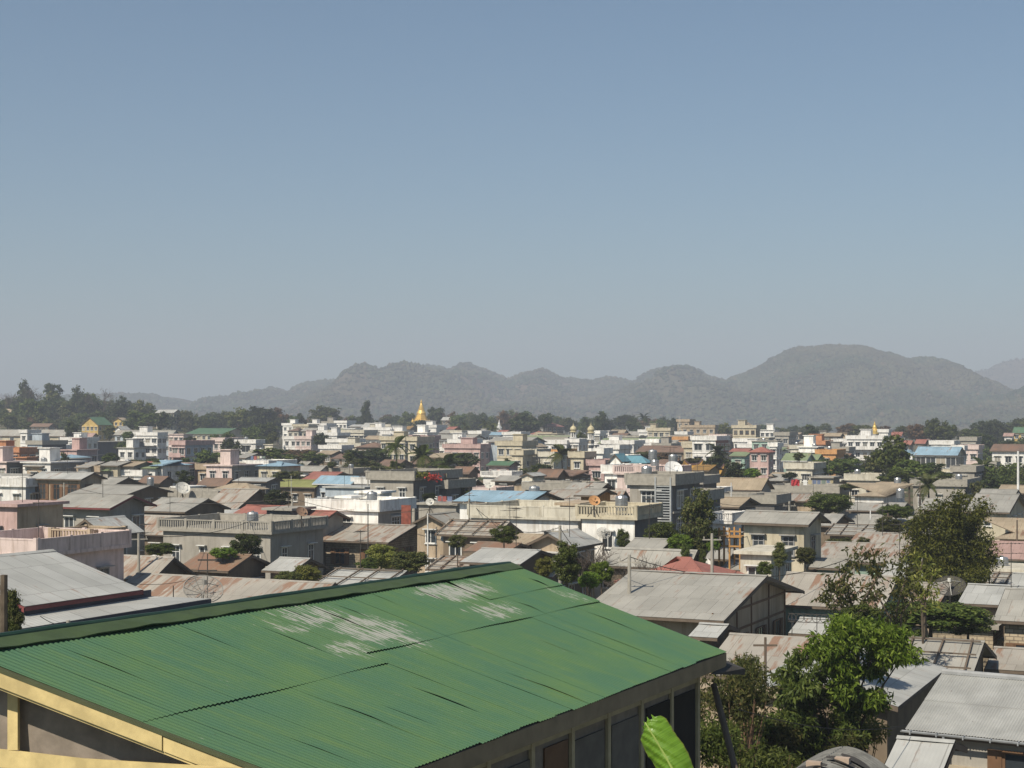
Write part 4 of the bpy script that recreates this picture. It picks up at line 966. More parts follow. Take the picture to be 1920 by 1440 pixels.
# pink and white ornate house, grey stair tower house
f(1157, 1262, 1290, 874, 187, 'M', 'pink and white house with an ornate balustrade behind the grey tower', par='bal', bal=True, sp=3)
f(1134, 1160, None, 872, 198, 'V', 'white and cream wing with deep balconies left of the pink ornate house', D=7, bal=True)
e, W_, D_, ze = f(1181, 1262, 1312, 889, 150, 'G', 'grey house with a tall louvred stair tower and arched balcony window', side='X', par='solid', sp=4, ww=2.0, wh=1.7)  # dark flank tone holds the shade on the tower's right face
lv = MB(); 
for i in range(30): lv.box(-1.55, -.2, -.34, -.22, .6 + i * .25, .7 + i * .25)
lv.box(-1.7, -1.55, -.42, -.1, 0, ze - .3).box(-.2, -.05, -.42, -.1, 0, ze - .3); lv.build('stair_louvres', plain('louvre_grey', (.36, .38, .39), .6), e)
MB().box(-1.55, -.2, -.2, -.1, .5, ze - .8).build('stair_glass', M_PANE, e)
for z in (ze - 4.0,):
    b = MB().box(-W_ - .2, -2.0, -1.5, -.15, z - .15, z + .02).box(-W_ - .2, -2.0, -1.5, -1.4, z + .75, z + .85)
    for i in range(int((W_ - 1.8) / .22)): b.box(-W_ - .1 + i * .22, -W_ + i * .22, -1.49, -1.41, z, z + .76)
    b.build('balcony', wall('G'), e)
f(1265, 1300, 1345, 922, 163, 'X', 'dark shaded rear wing of the louvred tower house with a jutting parapet', D=9, side='X')
f(1284, 1316, None, 892, 200, 'X', 'dark roof parapet right of the grey stair tower', D=6)
# centre right
g(1300, 1428, 1452, 919, 216, 897, 'T', 'G', 'long tan grey roof right of the dark tree', ov=.4)
f(1310, 1350, None, 914, 207, 'W', 'small white balustraded wall under the long tan roof', D=4, fwin=False)
f(1346, 1402, None, 926, 196, 'G', 'low grey roof room with a bright polycarbonate patch', D=5, fwin=False)
g(1334, 1386, 1427, 951, 174, 933, 'T', 'D', 'brown roof with wide dark gable above the white balusters')
f(1336, 1368, None, 962, 160, 'W', 'white baluster terrace below the brown roof', par='bal', D=4, fwin=False)
f(1408, 1452, None, 928, 190, 'X', 'dark concrete frame left of the rust roofed tan house', D=6)
f(1448, 1571, None, 911, 230, 'G', 'long low concrete building with a flat roof lip', D=7, sp=5)
g(1455, 1536, 1562, 940, 195, 926, 'Q', 'T', 'tan house with a faded rusty roof left of the round acacia', sp=3.4)
g(1376, 1516, 1558, 984, 112, 961, 'G', 'C', 'cream two storey house with a grey roof and blue grey shutters', a=31, st='g', ov=.75, sp=3.0, ww=.9, wh=1.4)
f(1388, 1446, None, 1034, 104, 'I', 'low cream annex below the cream two storey house', D=5, par='none')
g(1526, 1563, 1602, 986, 165, 968, 'G', 'D', 'grey roof with a black gable right of the cream house')
g(1578, 1645, None, 986, 172, 965, 'G', 'D', 'grey roof behind the thin white post', D=7)
g(1545, 1642, None, 1004, 150, 986, 'G', 'D', 'low grey roof crossed by a few battens right of the cream house', D=7, batt=True)
g(1620, 1735, None, 1000, 158, 970, 'G', 'D', 'plain grey roof left of the bamboo clump', D=8)
g(1588, 1722, None, 1027, 134, 1001, 'Q', 'D', 'streaky rust red roof left of the bamboo clump', D=8)
g(1516, 1690, 1740, 1057, 119, 1026, 'Q', 'E', 'grey roof with rust bands over a teal green wall', fwin=True)
g(1516, 1582, None, 1066, 112, 1054, 'G', 'E', 'small lean to roof over a teal doorway', D=4, rise=.5)
g(1640, 1700, None, 1085, 108, 1060, 'L', 'D', 'light roof triangle behind the yellow leaved saplings', D=7)
g(1438, 1655, None, 1143, 92, 1081, 'Q', 'E', 'broad grey roof with rust patches over a pale green wall', D=9)
g(1478, 1640, None, 1196, 84, 1166, 'L', 'D', 'light lower roof with iron scroll frames in front of the pale green wall', D=5)
g(1808, 1893, 1930, 961, 165, 935, 'G', 'C', 'cream walled house with two small square windows at the right', ww=.8, wh=.8, sp=3.2)
g(1722, 1806, None, 957, 176, 936, 'G', 'D', 'grey roof behind the top of the bamboo clump', D=8)
f(1712, 1810, 1833, 899, 236, 'G', 'grey concrete house with groups of tall white windows', wh=1.9, side='X')
f(1786, 1827, None, 874, 290, 'G', 'bare upper floor with a stone coloured parapet at the right', D=9, side='X')
g(1712, 1796, 1812, 854, 345, 838, 'U', 'C', 'cream arcaded hall with a blue roof at the right', sp=2.6, ww=1.9, wh=2.2)
f(1800, 1833, None, 843, 385, 'M', 'salmon pink four storey block with rows of small windows', D=8, sp=2)
f(1787, 1806, None, 844, 372, 'V', 'white stair block on the blue roof hall', D=4)
f(1802, 1830, None, 827, 430, 'G', 'unfinished concrete floors above the salmon block', D=8)
f(1745, 1787, None, 834, 420, 'W', 'long pale parapet behind the blue roofed hall', D=8)
g(1855, 1925, None, 846, 345, 833, 'N', 'W', 'pale house with a wide brown roof at the right edge', D=12)
f(1840, 1866, None, 866, 330, 'Y', 'small yellow block among trees at the right edge', D=5)
g(1880, 1900, None, 818, 560, 812, 'P', 'W', 'small pink roofed house on the wooded slope at the right edge', D=6)
g(1898, 1960, None, 812, 590, 801, 'V', 'Y', 'green roofed yellow house on the wooded slope at the right edge', D=8)
f(1588, 1656, 1664, 824, 455, 'W', 'long white balconied building behind the tall eucalyptus', bal=True)
f(1648, 1665, None, 811, 520, 'W', 'small white tower room with two dark windows below the gold spire', D=5)
g(1608, 1625, None, 818, 560, 811, 'G', 'G', 'grey roof behind the long white balconied building', D=6)
g(1662, 1690, None, 818, 590, 810, 'R', 'W', 'red roof right of the little gold spire', D=7)
g(1690, 1708, None, 834, 520, 826, 'R', 'D', 'red roof left of the great round tree group', D=7); g(1714, 1735, None, 832, 540, 824, 'R', 'D', 'second red roof under the great round trees', D=7); g(1737, 1752, None, 826, 560, 822, 'P', 'D', 'faint pink roof under the great round trees', D=6)
f(1588, 1646, None, 889, 260, 'I', 'low house with a row of white framed windows below the acacia', D=6, sp=2.4, side='E')
g(1594, 1662, 1704, 931, 212, 915, 'T', 'W', 'white walled house under a tan brown hipped roof', hip=True)
f(1672, 1686, None, 905, 235, 'T', 'small tan roof room beside a shiny water tank', W=3, D=3, par='none')
g(1586, 1652, None, 958, 182, 946, 'G', 'D', 'flat grey brown roof below the white hipped house', D=7); g(1655, 1690, 1712, 957, 186, 946, 'G', 'D', 'grey roof with dark gable behind leafy bushes')
g(1426, 1480, None, 902, 262, 889, 'G', 'D', 'grey hipped roof below the white modern house', hip=True, D=9); g(1440, 1484, None, 893, 300, 887, 'T', 'T', 'ochre roof strip below the pink balcony house', D=6)
f(1520, 1560, None, 894, 250, 'G', 'concrete shed block right of the red cloth', D=5, par='none')
f(1556, 1574, None, 900, 262, 'I', 'pale little block left of the low white windowed house', D=5, par='none')
f(1474, 1523, None, 868, 272, 'I', 'cream white modern house with a dark square window', wh=1.3, ww=1.4)
g(1464, 1513, 1530, 864, 330, 850, 'Y', 'E', 'light green roofed house with a white front gable', fas='W')
g(1514, 1533, None, 863, 345, 852, 'Y', 'E', 'narrow light green roof right of the white front gable', D=7)
f(1532, 1567, None, 852, 362, 'O', 'plain bright orange house front', D=8, sp=4)
f(1510, 1546, None, 834, 430, 'S', 'salmon house with white porch columns behind the orange one', D=8)
g(1400, 1444, 1456, 848, 322, 838, 'R', 'P', 'three storey pink balcony house under a red hipped roof', hip=True, sp=2.2)
g(1366, 1399, None, 855, 350, 848, 'Y', 'E', 'long pale green roof and wall left of the pink balcony house', D=8)
g(1366, 1402, None, 847, 380, 841, 'R', 'D', 'dull red roof strip above the pale green one', D=7)
f(1298, 1342, 1366, 826, 385, 'W', 'white two storey house with a bare brick side wall', side='N', ww=1.8, wh=1.5, sp=4)
f(1374, 1417, 1425, 803, 560, 'C', 'tall cream house with brown windows and a pointed roof pediment', st='b')
g(1378, 1412, None, 803, 566, 797, 'T', 'C', 'pointed cream pediment room on top of the tall cream house', ax='y', D=5, rise=2.2)
f(1376, 1400, None, 829, 470, 'W', 'small white house with a porch below the tall cream house', D=6)
f(1410, 1456, None, 834, 440, 'E', 'pale green white terrace behind the red hipped roof', D=6, par='none')
f(1443, 1456, None, 838, 400, 'V', 'slim white stair tower right of the red hipped roof', D=5)
f(1425, 1452, None, 811, 620, 'W', 'low white wall building right of the tall cream house', D=6, par='none')
f(1453, 1479, None, 817, 480, 'G', 'grey brick house with a pale roof room', D=9, side='G')
g(1478, 1500, None, 814, 620, 811, 'T', 'T', 'thin pale roof line right of the grey brick house', D=6); g(1540, 1576, None, 818, 520, 812, 'T', 'D', 'tan roofed shelter right of the small dark tree', D=6)
f(1482, 1512, None, 842, 430, 'I', 'low pale houses with small porches behind the light green roof', D=7)
f(1545, 1590, None, 846, 420, 'G', 'long grey wall left of the white balconied building', D=7); g(1560, 1590, None, 858, 370, 850, 'N', 'D', 'brown roof beside the orange house front', D=8)
# hotel and neighbours
f(1278, 1340, 1346, 802, 640, 'T', 'long tan hotel block with a regular row of windows', sp=3.2)
f(1270, 1292, None, 791, 646, 'T', 'tan stair tower on the left of the long hotel block', D=7)
g(1294, 1311, None, 796, 650, 791, 'S', 'T', 'small teal pyramid roof beside the tan stair tower', hip=True, D=6)
f(1267, 1288, None, 815, 560, 'W', 'white box house in front of the hotel', D=6)
f(1214, 1256, 1262, 808, 560, 'C', 'cream block with two floors of dark windows left of the hotel', sp=2.6)
f(1198, 1222, None, 811, 590, 'W', 'white block half hidden left of the cream block', D=6)
f(1255, 1289, None, 825, 500, 'O', 'orange brick house right of the cream block', D=8)
g(1190, 1284, None, 848, 402, 836, 'N', 'D', 'long dark brown market roof', D=12)
f(1282, 1300, None, 840, 400, 'C', 'small yellow cream house right of the long brown market roof', D=7)
g(1140, 1168, None, 815, 620, 806, 'T', 'W', 'white house with a pale yellow green gable', D=8); g(1165, 1200, None, 816, 640, 809, 'G', 'W', 'grey roofed white houses right of the pale gable', D=8)
g(1120, 1215, None, 832, 480, 822, 'Y', 'D', 'long pale green market hall roof', D=11); g(956, 1062, None, 825, 505, 817, 'Y', 'D', 'long faded green roof left of the minarets', D=10)
g(1206, 1232, None, 826, 500, 820, 'Y', 'D', 'short pale green roof before the cream block', D=8)
f(1130, 1188, None, 833, 440, 'W', 'white balconied row behind the teal pyramid roof', D=8, bal=True)
f(1128, 1160, None, 843, 385, 'W', 'white house with blue awnings left of the market roof', D=8)
f(1137, 1176, None, 853, 300, 'V', 'white upper storey behind the teal pyramid roof', D=6)
g(1150, 1213, 1226, 868, 252, 852, 'S', 'W', 'bright teal hipped roof on a white house', hip=True)
g(1139, 1166, None, 866, 246, 861, 'S', 'V', 'little white gable porch left of the bright teal roof', ax='y', D=4, rise=1.2)
f(1070, 1094, 1104, 847, 285, 'C', 'tall cream pink house with a column of dark windows', sp=3.2)
f(1104, 1133, None, 862, 283, 'P', 'pink balcony house with an arched dark window', bal=True, D=8, ww=1.6)
f(1118, 1130, None, 840, 296, 'V', 'white slotted stair tower behind the pink balcony house', D=4)
f(1038, 1054, None, 843, 335, 'O', 'slim orange house behind the leaning palm', D=7)
f(1013, 1038, None, 847, 330, 'I', 'pale grey white house left of the slim orange house', D=7)
f(984, 1005, 1014, 842, 336, 'I', 'cream house with rooftop columns in the centre', D=7)
f(960, 980, 984, 844, 330, 'C', 'yellow cream house with two square windows', sp=3)
g(959, 982, None, 838, 372, 831, 'S', 'D', 'teal pyramid roof behind the yellow cream house', hip=True, D=7)
f(1062, 1085, None, 830, 430, 'W', 'white mosque hall between the two minarets', D=10)
f(1000, 1062, None, 833, 430, 'W', 'long white terrace row left of the minarets', D=8, bal=True); f(1021, 1064, None, 826, 480, 'U', 'pale blue shaded upper row behind the white terraces', D=7)
g(985, 1010, None, 838, 400, 832, 'T', 'W', 'pale gabled roof above the cream house', ax='y', D=6)
g(960, 1000, None, 856, 380, 850, 'G', 'W', 'grey white clutter of roofs behind the cream houses', D=8)
g(1000, 1046, 1068, 895, 252, 880, 'N', 'D', 'brown roofed old house with a projecting right gable'); g(1044, 1076, None, 893, 262, 884, 'N', 'D', 'brown hip roof at the right of the old brown roofed house', hip=True, D=9)
g(974, 1000, 1015, 893, 238, 887, 'L', 'I', 'small pale gabled pavilion left of the old brown roof', ax='y')
g(988, 1018, None, 815, 640, 808, 'R', 'S', 'orange red hipped roof in the centre distance', hip=True, D=8); g(1010, 1045, None, 800, 760, 793, 'R', 'D', 'red pagoda roof low among trees in the centre', hip=True, D=9)
# centre left
g(910, 956, 961, 873, 292, 865, 'V', 'P', 'pinkish white two storey house with a green roof', sp=1.8)
f(906, 958, None, 884, 284, 'W', 'railed white terrace in front of the green roofed house', D=4, par='bal', fwin=False)
g(843, 880, 892, 888, 290, 875, 'N', 'D', 'rust brown roof right of the palms')
f(932, 978, None, 836, 362, 'C', 'cream house with a balcony box and dark windows', D=8)
g(911, 990, None, 829, 402, 821, 'G', 'U', 'grey roofed hall with a shaded blue wall and white porch', D=12, fwin=False)  # shade on a white wall painted as blue
f(900, 935, None, 833, 430, 'W', 'white framed house left of the cream house', D=7)
f(833, 900, None, 841, 402, 'P', 'pink and white row house with dark windows', D=8, sp=2.6); f(842, 880, None, 831, 418, 'W', 'white upper floor with a red balcony sign panel', D=7)
g(808, 886, None, 823, 470, 815, 'G', 'W', 'long arcaded building with a thin grey roof', D=9, sp=2.2); f(880, 902, None, 814, 520, 'W', 'white wavy roofed block right of the arcaded building', D=6)
f(765, 781, 797, 827, 402, 'C', 'pale peach house with a shaded side wall', D=9); f(792, 801, None, 824, 430, 'P', 'brownish pink tower block right of the peach house', D=7)
f(744, 772, None, 823, 450, 'P', 'grey pink tall block left of the peach house', D=7)
f(714, 759, None, 826, 422, 'C', 'house with a row of yellow framed windows', D=7, sp=2); f(716, 752, None, 815, 470, 'W', 'white house with a small flowered roof', D=7)
g(663, 712, None, 839, 432, 829, 'N', 'D', 'brown hipped roof left of the yellow framed windows', hip=True, D=9); g(680, 716, None, 824, 500, 817, 'T', 'W', 'low white house with a pale gable', D=7)
f(618, 682, None, 812, 560, 'I', 'long white school with regular columns', D=9, sp=2.4, ww=1.4); f(684, 734, None, 807, 575, 'W', 'long white block with a flat bright roof edge', D=9)
f(613, 660, None, 830, 470, 'W', 'white row with shaded porches below the long school', D=7); f(640, 676, None, 838, 450, 'I', 'pale two storey row right of the dark tree', D=7)
f(584, 614, None, 812, 600, 'W', 'white terraces beside the dark rounded tree', D=8)
f(554, 583, None, 824, 520, 'M', 'grey pink block below the white skyline blocks', D=8); f(532, 556, None, 824, 525, 'W', 'white low block at the foot of the skyline blocks', D=6)
f(530, 549, None, 798, 700, 'V', 'white tower block at the left of the skyline blocks', D=8); g(532, 548, None, 799, 706, 791, 'N', 'D', 'brown pyramid roof on the white tower block', hip=True, D=8, rise=3)
f(550, 578, None, 800, 680, 'C', 'cream skyline block with a broad flat roof', D=8); f(578, 612, None, 798, 725, 'W', 'wide white skyline block', D=8); f(604, 628, None, 794, 760, 'G', 'grey white skyline tower behind the dark tree', D=8); f(628, 650, 654, 793, 755, 'V', 'white skyline tower with a grid of windows', D=8)
g(652, 690, None, 800, 740, 796, 'L', 'C', 'pale roofed hall left of the sloping white roof', D=9); g(676, 706, None, 802, 720, 793, 'L', 'W', 'long sloping white roof left of the gold pagoda', D=8); f(706, 732, None, 800, 730, 'I', 'low pale blocks with a red roof patch', D=7)
g(726, 768, None, 805, 820, 799, 'J', 'D', 'golden brown temple hall roofs below the pagoda', D=10)
f(785, 818, None, 802, 600, 'W', 'white flat roofed house below the gold pagoda', D=8, sp=6, ww=2.2)
g(835, 852, None, 805, 640, 800, 'R', 'S', 'small brick red house right of the pagoda', D=7); g(826, 846, None, 788, 860, 782, 'L', 'D', 'little white peaked roof right of the pagoda', D=6)
g(620, 655, None, 860, 400, 851, 'N', 'D', 'brown roof in front of the pale row houses', D=9); g(590, 622, None, 852, 430, 845, 'T', 'D', 'tan roof behind the brown leaved tree', D=8)
g(700, 740, None, 876, 345, 862, 'N', 'D', 'reddish brown roof between the palms', D=10); g(762, 800, None, 870, 360, 860, 'N', 'D', 'brown roof behind the first palm', D=9); g(800, 835, None, 858, 385, 850, 'T', 'T', 'tan low roof left of the dark central tree', D=8)
f(640, 678, None, 872, 330, 'G', 'grey block with a balcony above the sky blue roof', D=7); g(656, 690, None, 870, 345, 866, 'R', 'D', 'thin red roof line above the grey block', D=6)
f(600, 640, None, 842, 440, 'W', 'white porch row behind the brown leaved tree', D=6)
g(920, 965, None, 902, 250, 896, 'G', 'D', 'low grey roof with a tan box right of the boxy pale house', D=7); f(962, 1000, None, 912, 225, 'T', 'low tan house under the pale pavilion', D=6)
g(1225, 1262, None, 871, 280, 862, 'N', 'D', 'brown red roof behind the shiny tank', D=7)
g(1292, 1330, None, 882, 240, 872, 'J', 'T', 'broad ochre temple roof', D=7)
# near right
e, W_, D_, ze = g(1085, 1357, 1508, 1164, 79, 1083, 'G', 'T', 'large plain grey roof with a deep tan gable crossed by dark timbers', ov=.9, st='b', ceil=1)
tm = MB(); xg = -.9
for y in (.95, D_ * .33, D_ * .5, D_ * .72, D_ - 1.0): tm.box(xg, xg + .05, y - .07, y + .07, 0, min(ze + .1 + (1 - abs(2 * y / D_ - 1)) * 1.1, ze + 1.3))
for z in (ze - 1.1, ze - .05): tm.box(xg + .001, xg + .04, .95, D_ - 1.0, z - .06, z + .06)
tm.build('timber_frame', M_BF, e)
_r = g(1150, 1338, None, 1098, 98, 1057, 'R', 'D', 'faded red hipped roof behind the large plain grey roof', hip=True, D=8, rise=1.35)
g(1130, 1292, 1323, 1067, 107, 1032, 'G', 'D', 'grey roof with faint rust spots behind the red hipped roof')
g(1168, 1240, 1258, 1031, 115, 1011, 'G', 'D', 'small grey roof under the bright leafy trees')
g(1320, 1366, 1392, 1049, 126, 1030, 'G', 'D', 'grey roof with a shaded end right of the pale dish')
g(1360, 1395, None, 1046, 132, 1036, 'L', 'D', 'thin pale roof corner left of the cream annex', D=5)
g(1348, 1412, 1428, 1070, 117, 1056, 'G', 'N', 'grey roof over a dull red wall', rwin=False, fwin=False)
g(1430, 1475, None, 1082, 112, 1068, 'N', 'D', 'rusty brown roof in the shade left of the teal door', D=6)
g(1310, 1512, None, 1278, 66, 1199, 'Q', 'T', 'broad low roof with rust streaks behind the bushes', D=9)
g(1290, 1345, None, 1196, 73, 1187, 'L', 'D', 'small pale sheet roof below the tan gable', D=3.5, rise=.4)
g(1622, 1822, 1868, 1270, 67, 1203, 'G', 'D', 'grey roof under a dark grid of timber battens at the right', batt=True)
g(1846, 2010, None, 1264, 71, 1226, 'Q', 'D', 'rust striped roof at the right edge beyond the gutter roof', D=6)
g(1600, 1684, 1776, 1325, 58, 1276, 'L', 'D', 'pale corrugated roof sloping to a dark side wall right of the mango tree', ax='y', W=6.5, fwin=False, rwin=False)
g(1862, 2060, None, 1173, 81, 1111, 'G', 'B', 'grey roof over a brick wall with a wooden door at the right edge', D=9, st='b')
f(1742, 1862, None, 1172, 86, 'B', 'low brick wall house behind the feathery acacia', D=4, par='none', fwin=False)
g(1795, 1905, None, 1136, 95, 1102, 'L', 'D', 'light grey roof with one dark batten at the right', D=8); g(1690, 1762, 1804, 1131, 101, 1113, 'Q', 'T', 'small rust marked roof with a tan gable below the mesh dish')
g(1812, 1890, None, 1102, 113, 1082, 'G', 'D', 'grey roof with loose timber ends right of the bamboo', D=7, batt=True); g(1886, 1990, None, 1106, 108, 1088, 'L', 'D', 'pale roof with a short pipe at the right edge', D=7)
g(1846, 1940, None, 1050, 131, 1017, 'P', 'E', 'pinkish roof with a bright white ridge at the right edge', D=9); f(1838, 1990, None, 1070, 120, 'I', 'low pale brick wall house with a green framed opening', D=5, par='none')
g(1862, 1935, None, 1012, 143, 972, 'T', 'D', 'earth brown hipped roof at the right edge', hip=True, D=12)
g(1700, 1795, None, 1003, 150, 985, 'G', 'D', 'grey roof hidden behind the bamboo clump', D=8)
g(1655, 1765, None, 1452, 42, 1408, 'L', 'D', 'white sheet roof corner beside the gutter roof house', D=4, rise=.5)
f(1250, 1470, None, 1296, 58, 'T', 'long low tan wall behind the tangled shrubs', D=.4, par='none', fwin=False, rwin=False)
g(1830, 1900, None, 935, 200, 918, 'G', 'D', 'greyish roofs behind the thin lamp mast', D=9); g(1868, 1940, None, 925, 215, 912, 'T', 'D', 'tan grey gabled roof at the foot of the white mast', D=9)

# ================================================================ landmarks
def stupa(x, yt, yb, wpx, d, mat, label, name='stupa'):
    c = pt(x, yb, d); g0 = ground(c.x, d); Hh = (yb - yt) * d / F; r = wpx * d / F / 2; z0 = c.z - g0
    e = empty(name, (c.x, d, g0)); tag(e, label, 'pagoda')
    m = MB()
    for k, (s, h0, h1) in enumerate(((1.0, -.30, .07), (.84, .07, .15), (.70, .15, .23), (.58, .23, .31), (.48, .31, .39))):
        m.lathe([(r * s, z0 + Hh * h0), (r * s, z0 + Hh * h1 - .3), (r * s * 1.03, z0 + Hh * h1 - .2), (r * s * 1.0, z0 + Hh * h1), (r * s * .78, z0 + Hh * h1)], n=8)
    m.build('terrace', mat, e)
    MB().lathe([(r * .46, z0 + Hh * .39), (r * .50, z0 + Hh * .41), (r * .44, z0 + Hh * .45), (r * .38, z0 + Hh * .50), (r * .33, z0 + Hh * .54), (r * .34, z0 + Hh * .56), (r * .28, z0 + Hh * .58)], n=20).build('bell', mat, e)
    pr = []
    for i in range(9):
        a = r * (.28 - .022 * i); z = z0 + Hh * (.58 + .028 * i); pr += [(a, z), (a * 1.08, z + Hh * .012), (a * .9, z + Hh * .03)]
    pr += [(r * .09, z0 + Hh * .84), (r * .12, z0 + Hh * .86), (r * .05, z0 + Hh * .88), (r * .09, z0 + Hh * .90), (r * .03, z0 + Hh * .94), (.02, z0 + Hh)]
    MB().lathe(pr, n=16).build('spire', mat, e)
    MB().lathe([(r * 1.25, -1), (r * 1.25, max(.5, z0 - Hh * .3))], n=4).build('plinth', M_CON, e)
    for k in range(8):
        a = k * math.pi / 4 + .39; cx, cy = r * .98 * math.cos(a), r * .98 * math.sin(a)
        MB().lathe([(r * .10, 0), (r * .10, Hh * .04), (r * .05, Hh * .08), (.02, Hh * .16)], (cx, cy, z0 + Hh * .05), 8).build('corner_spire', mat, e)
stupa(790, 748, 794, 36, 900, M_GOLD, 'large golden pagoda rising over the trees in the centre')
stupa(1640, 789, 808, 15, 620, M_GOLD, 'small golden pagoda spire at the right')
stupa(936, 785, 803, 10, 760, M_WHITE, 'little white pagoda among trees right of the golden one')
def minaret(x, yt, yb, w, d, label):
    c = pt(x, yb, d); g0 = ground(c.x, d); Hh = (yb - yt) * d / F; r = w * d / F / 2; z = c.z - g0
    e = empty('minaret', (c.x, d, g0)); tag(e, label, 'minaret', 'twin minarets of the mosque'); wm = wall('V')
    MB().lathe([(r * .8, -1), (r * .8, z + Hh * .36), (r * 1.1, z + Hh * .37), (r * 1.1, z + Hh * .40), (r * .7, z + Hh * .40)], n=8).build('shaft', wm, e)
    for k in range(8):
        a = k * math.pi / 4; MB().bar((r * .72 * math.cos(a), r * .72 * math.sin(a), z + Hh * .40), (r * .72 * math.cos(a), r * .72 * math.sin(a), z + Hh * .60), r * .13, 0, None, 6).build('column', wm, e)
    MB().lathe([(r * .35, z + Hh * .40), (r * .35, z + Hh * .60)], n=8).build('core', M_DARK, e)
    dm = plain('dome_cream', (.50, .44, .28), .5)
    MB().lathe([(r * 1.05, z + Hh * .60), (r * 1.05, z + Hh * .63), (r * .7, z + Hh * .65), (r * .95, z + Hh * .70), (r * .98, z + Hh * .74), (r * .8, z + Hh * .80), (r * .4, z + Hh * .85), (r * .12, z + Hh * .88), (r * .16, z + Hh * .91), (r * .05, z + Hh * .94), (.03, z + Hh)], n=16).build('dome', dm, e)
    for zz in (.08, .24):
        for k in range(8):
            a = k * math.pi / 4 + .39; MB().box(-.35, .35, -.05, .02, 0, Hh * .10).build('window', M_PANE, e, (r * .77 * math.cos(a), r * .77 * math.sin(a), z + Hh * zz), (0, 0, a + math.pi / 2))
minaret(1075, 792, 838, 13, 445, 'left of the twin white minarets with a cream onion dome'); minaret(1108, 791, 844, 14, 425, 'right of the twin white minarets with a cream onion dome')
def temple(x0, x1, yt, d, label):
    c = pt((x0 + x1) / 2, yt, d); g0 = ground(c.x, d); Wd = (x1 - x0) * d / F; z = c.z - g0; e = empty('chinese_temple', (c.x, d, g0), R(-14)); tag(e, label, 'temple')
    m = MB(); n = 12
    for sgn in (1, -1):
        for i in range(n):
            for j in range(6):
                def q(i, j): 
                    u = i / n * 2 - 1; v = j / 6; return (u * Wd / 2 * (1 + .06 * v), sgn * -3.2 * v, z - .9 + .9 * abs(u) ** 3 - 1.9 * v + .8 * v * v + .35 * abs(u) ** 3 * v)
                m.poly([q(i, j), q(i + 1, j), q(i + 1, j + 1), q(i, j + 1)], [(i, j), (i + 1, j), (i + 1, j + 1), (i, j + 1)])
    m.build('roof', plain('ochre_tile', (.42, .25, .06), .55), e)
    rd = MB()
    for i in range(n):
        u0, u1 = i / n * 2 - 1, (i + 1) / n * 2 - 1; rd.bar((u0 * Wd / 2, 0, z - .8 + .9 * abs(u0) ** 3), (u1 * Wd / 2, 0, z - .8 + .9 * abs(u1) ** 3), .16, 0, None, 6)
    rd.build('ridge_cap', plain('temple_ridge', (.10, .06, .06), .6), e)
    MB().box(-Wd * .42, Wd * .42, -2.3, 2.3, -.5, z - 1.9).build('wall', wall('G'), e)
    for k in range(4): MB().bar((-Wd * .4 + Wd * .266 * k, -2.9, 0), (-Wd * .4 + Wd * .266 * k, -2.9, z - 2.1), .14, 0, None, 8).build('column', M_BF, e)
temple(1326, 1358, 871, 252, 'small temple with an upturned ochre roof beside the dark tree'); temple(1283, 1318, 862, 268, 'larger temple hall with a long ochre roof')
# picture panel on the white house
pn_c = pt(764, 945, 152)
o = MB().box(-.45, .45, -.04, .04, 0, 2.0).box(-.05, .05, -.03, .03, -2.2, 0, 1)
ob = o.build('banner', [plain('banner_rust_red', (.30, .09, .06), .6, var=.5), M_IRON], None, (pn_c.x, pn_c.y - 2, pn_c.z - 2.0), (0, 0, R(-5))); tag(ob, 'tall rust red picture banner at the right corner of the bright white house', 'banner')
# dishes
dish(380, 1112, 62, .76, 'large dark wire mesh satellite dish standing behind the green ridge', tilt=(R(38), R(8), R(8)), mast=1.9, mat=plain('dish_grey', (.26, .25, .23), .6))
dish(1781, 1105, 82, .8, 'large brown mesh satellite dish below the bamboo', tilt=(R(32), R(-8), R(-5)), mast=2.2)
dish(1131, 1002, 115, .52, 'pale mesh dish in front of the brilliant white wall', tilt=(R(45), 0, R(10)), mast=1.5, mat=M_PALE)
dish(1317, 1058, 112, .6, 'solid pale dish among the grey roofs left of the cream annex', mesh=False, tilt=(R(38), 0, R(15)), mast=2.5)
dish(1114, 940, 122, .45, 'orange dish on the cream house parapet', mesh=False, tilt=(R(55), 0, R(10)), mast=1.2, mat=plain('dish_orange', (.5, .27, .12), .6))
dish(342, 917, 205, .95, 'tilted pale round dish on the long low concrete roof', mesh=False, tilt=(R(50), 0, R(30)), mast=1.4)
dish(918, 911, 208, .62, 'tilted pale oval dish on the boxy pale house', mesh=False, tilt=(R(45), 0, R(-12)), mast=1.2)
dish(836, 1008, 125, .42, 'small pale dish leaning among roofs in the centre', mesh=False, tilt=(R(60), 0, R(-30)), mast=1.6)
dish(1262, 881, 175, 1.0, 'wide white dish on the ornate pink house roof', mesh=False, tilt=(R(50), 0, R(10)), mast=1.2, mat=M_WHITE)
dish(565, 961, 132, .5, 'rusty dish on the railed terrace of the grey house', mesh=False, tilt=(R(50), 0, R(35)), mast=1.3, mat=plain('dish_rust', (.25, .16, .11), .7))
dish(806, 942, 170, .45, 'white half round dish on roofs right of the white flat house', mesh=False, tilt=(R(55), 0, R(0)), mast=1.4)
def tanks(x, yb, d, label):
    c = pt(x, yb, d); o = put_tank(None, (c.x, c.y, c.z)); tag(o, label, 'water tank', 'steel water tanks on the roofs')
tanks(1002, 943, 145, 'shiny ribbed steel tank beside the small blue roof'); tanks(1262, 878, 176, 'blue grey tank on the pink ornate house'); tanks(1224, 868, 186, 'slim steel tank left of the wide white dish')
tanks(1683, 916, 226, 'steel tank beside the small tan roof room'); tanks(1688, 939, 200, 'white water tank on the hipped white house'); tanks(176, 910, 222, 'steel tank behind the maroon gabled house roof'); tanks(282, 915, 228, 'steel tank left of the pale round dish')
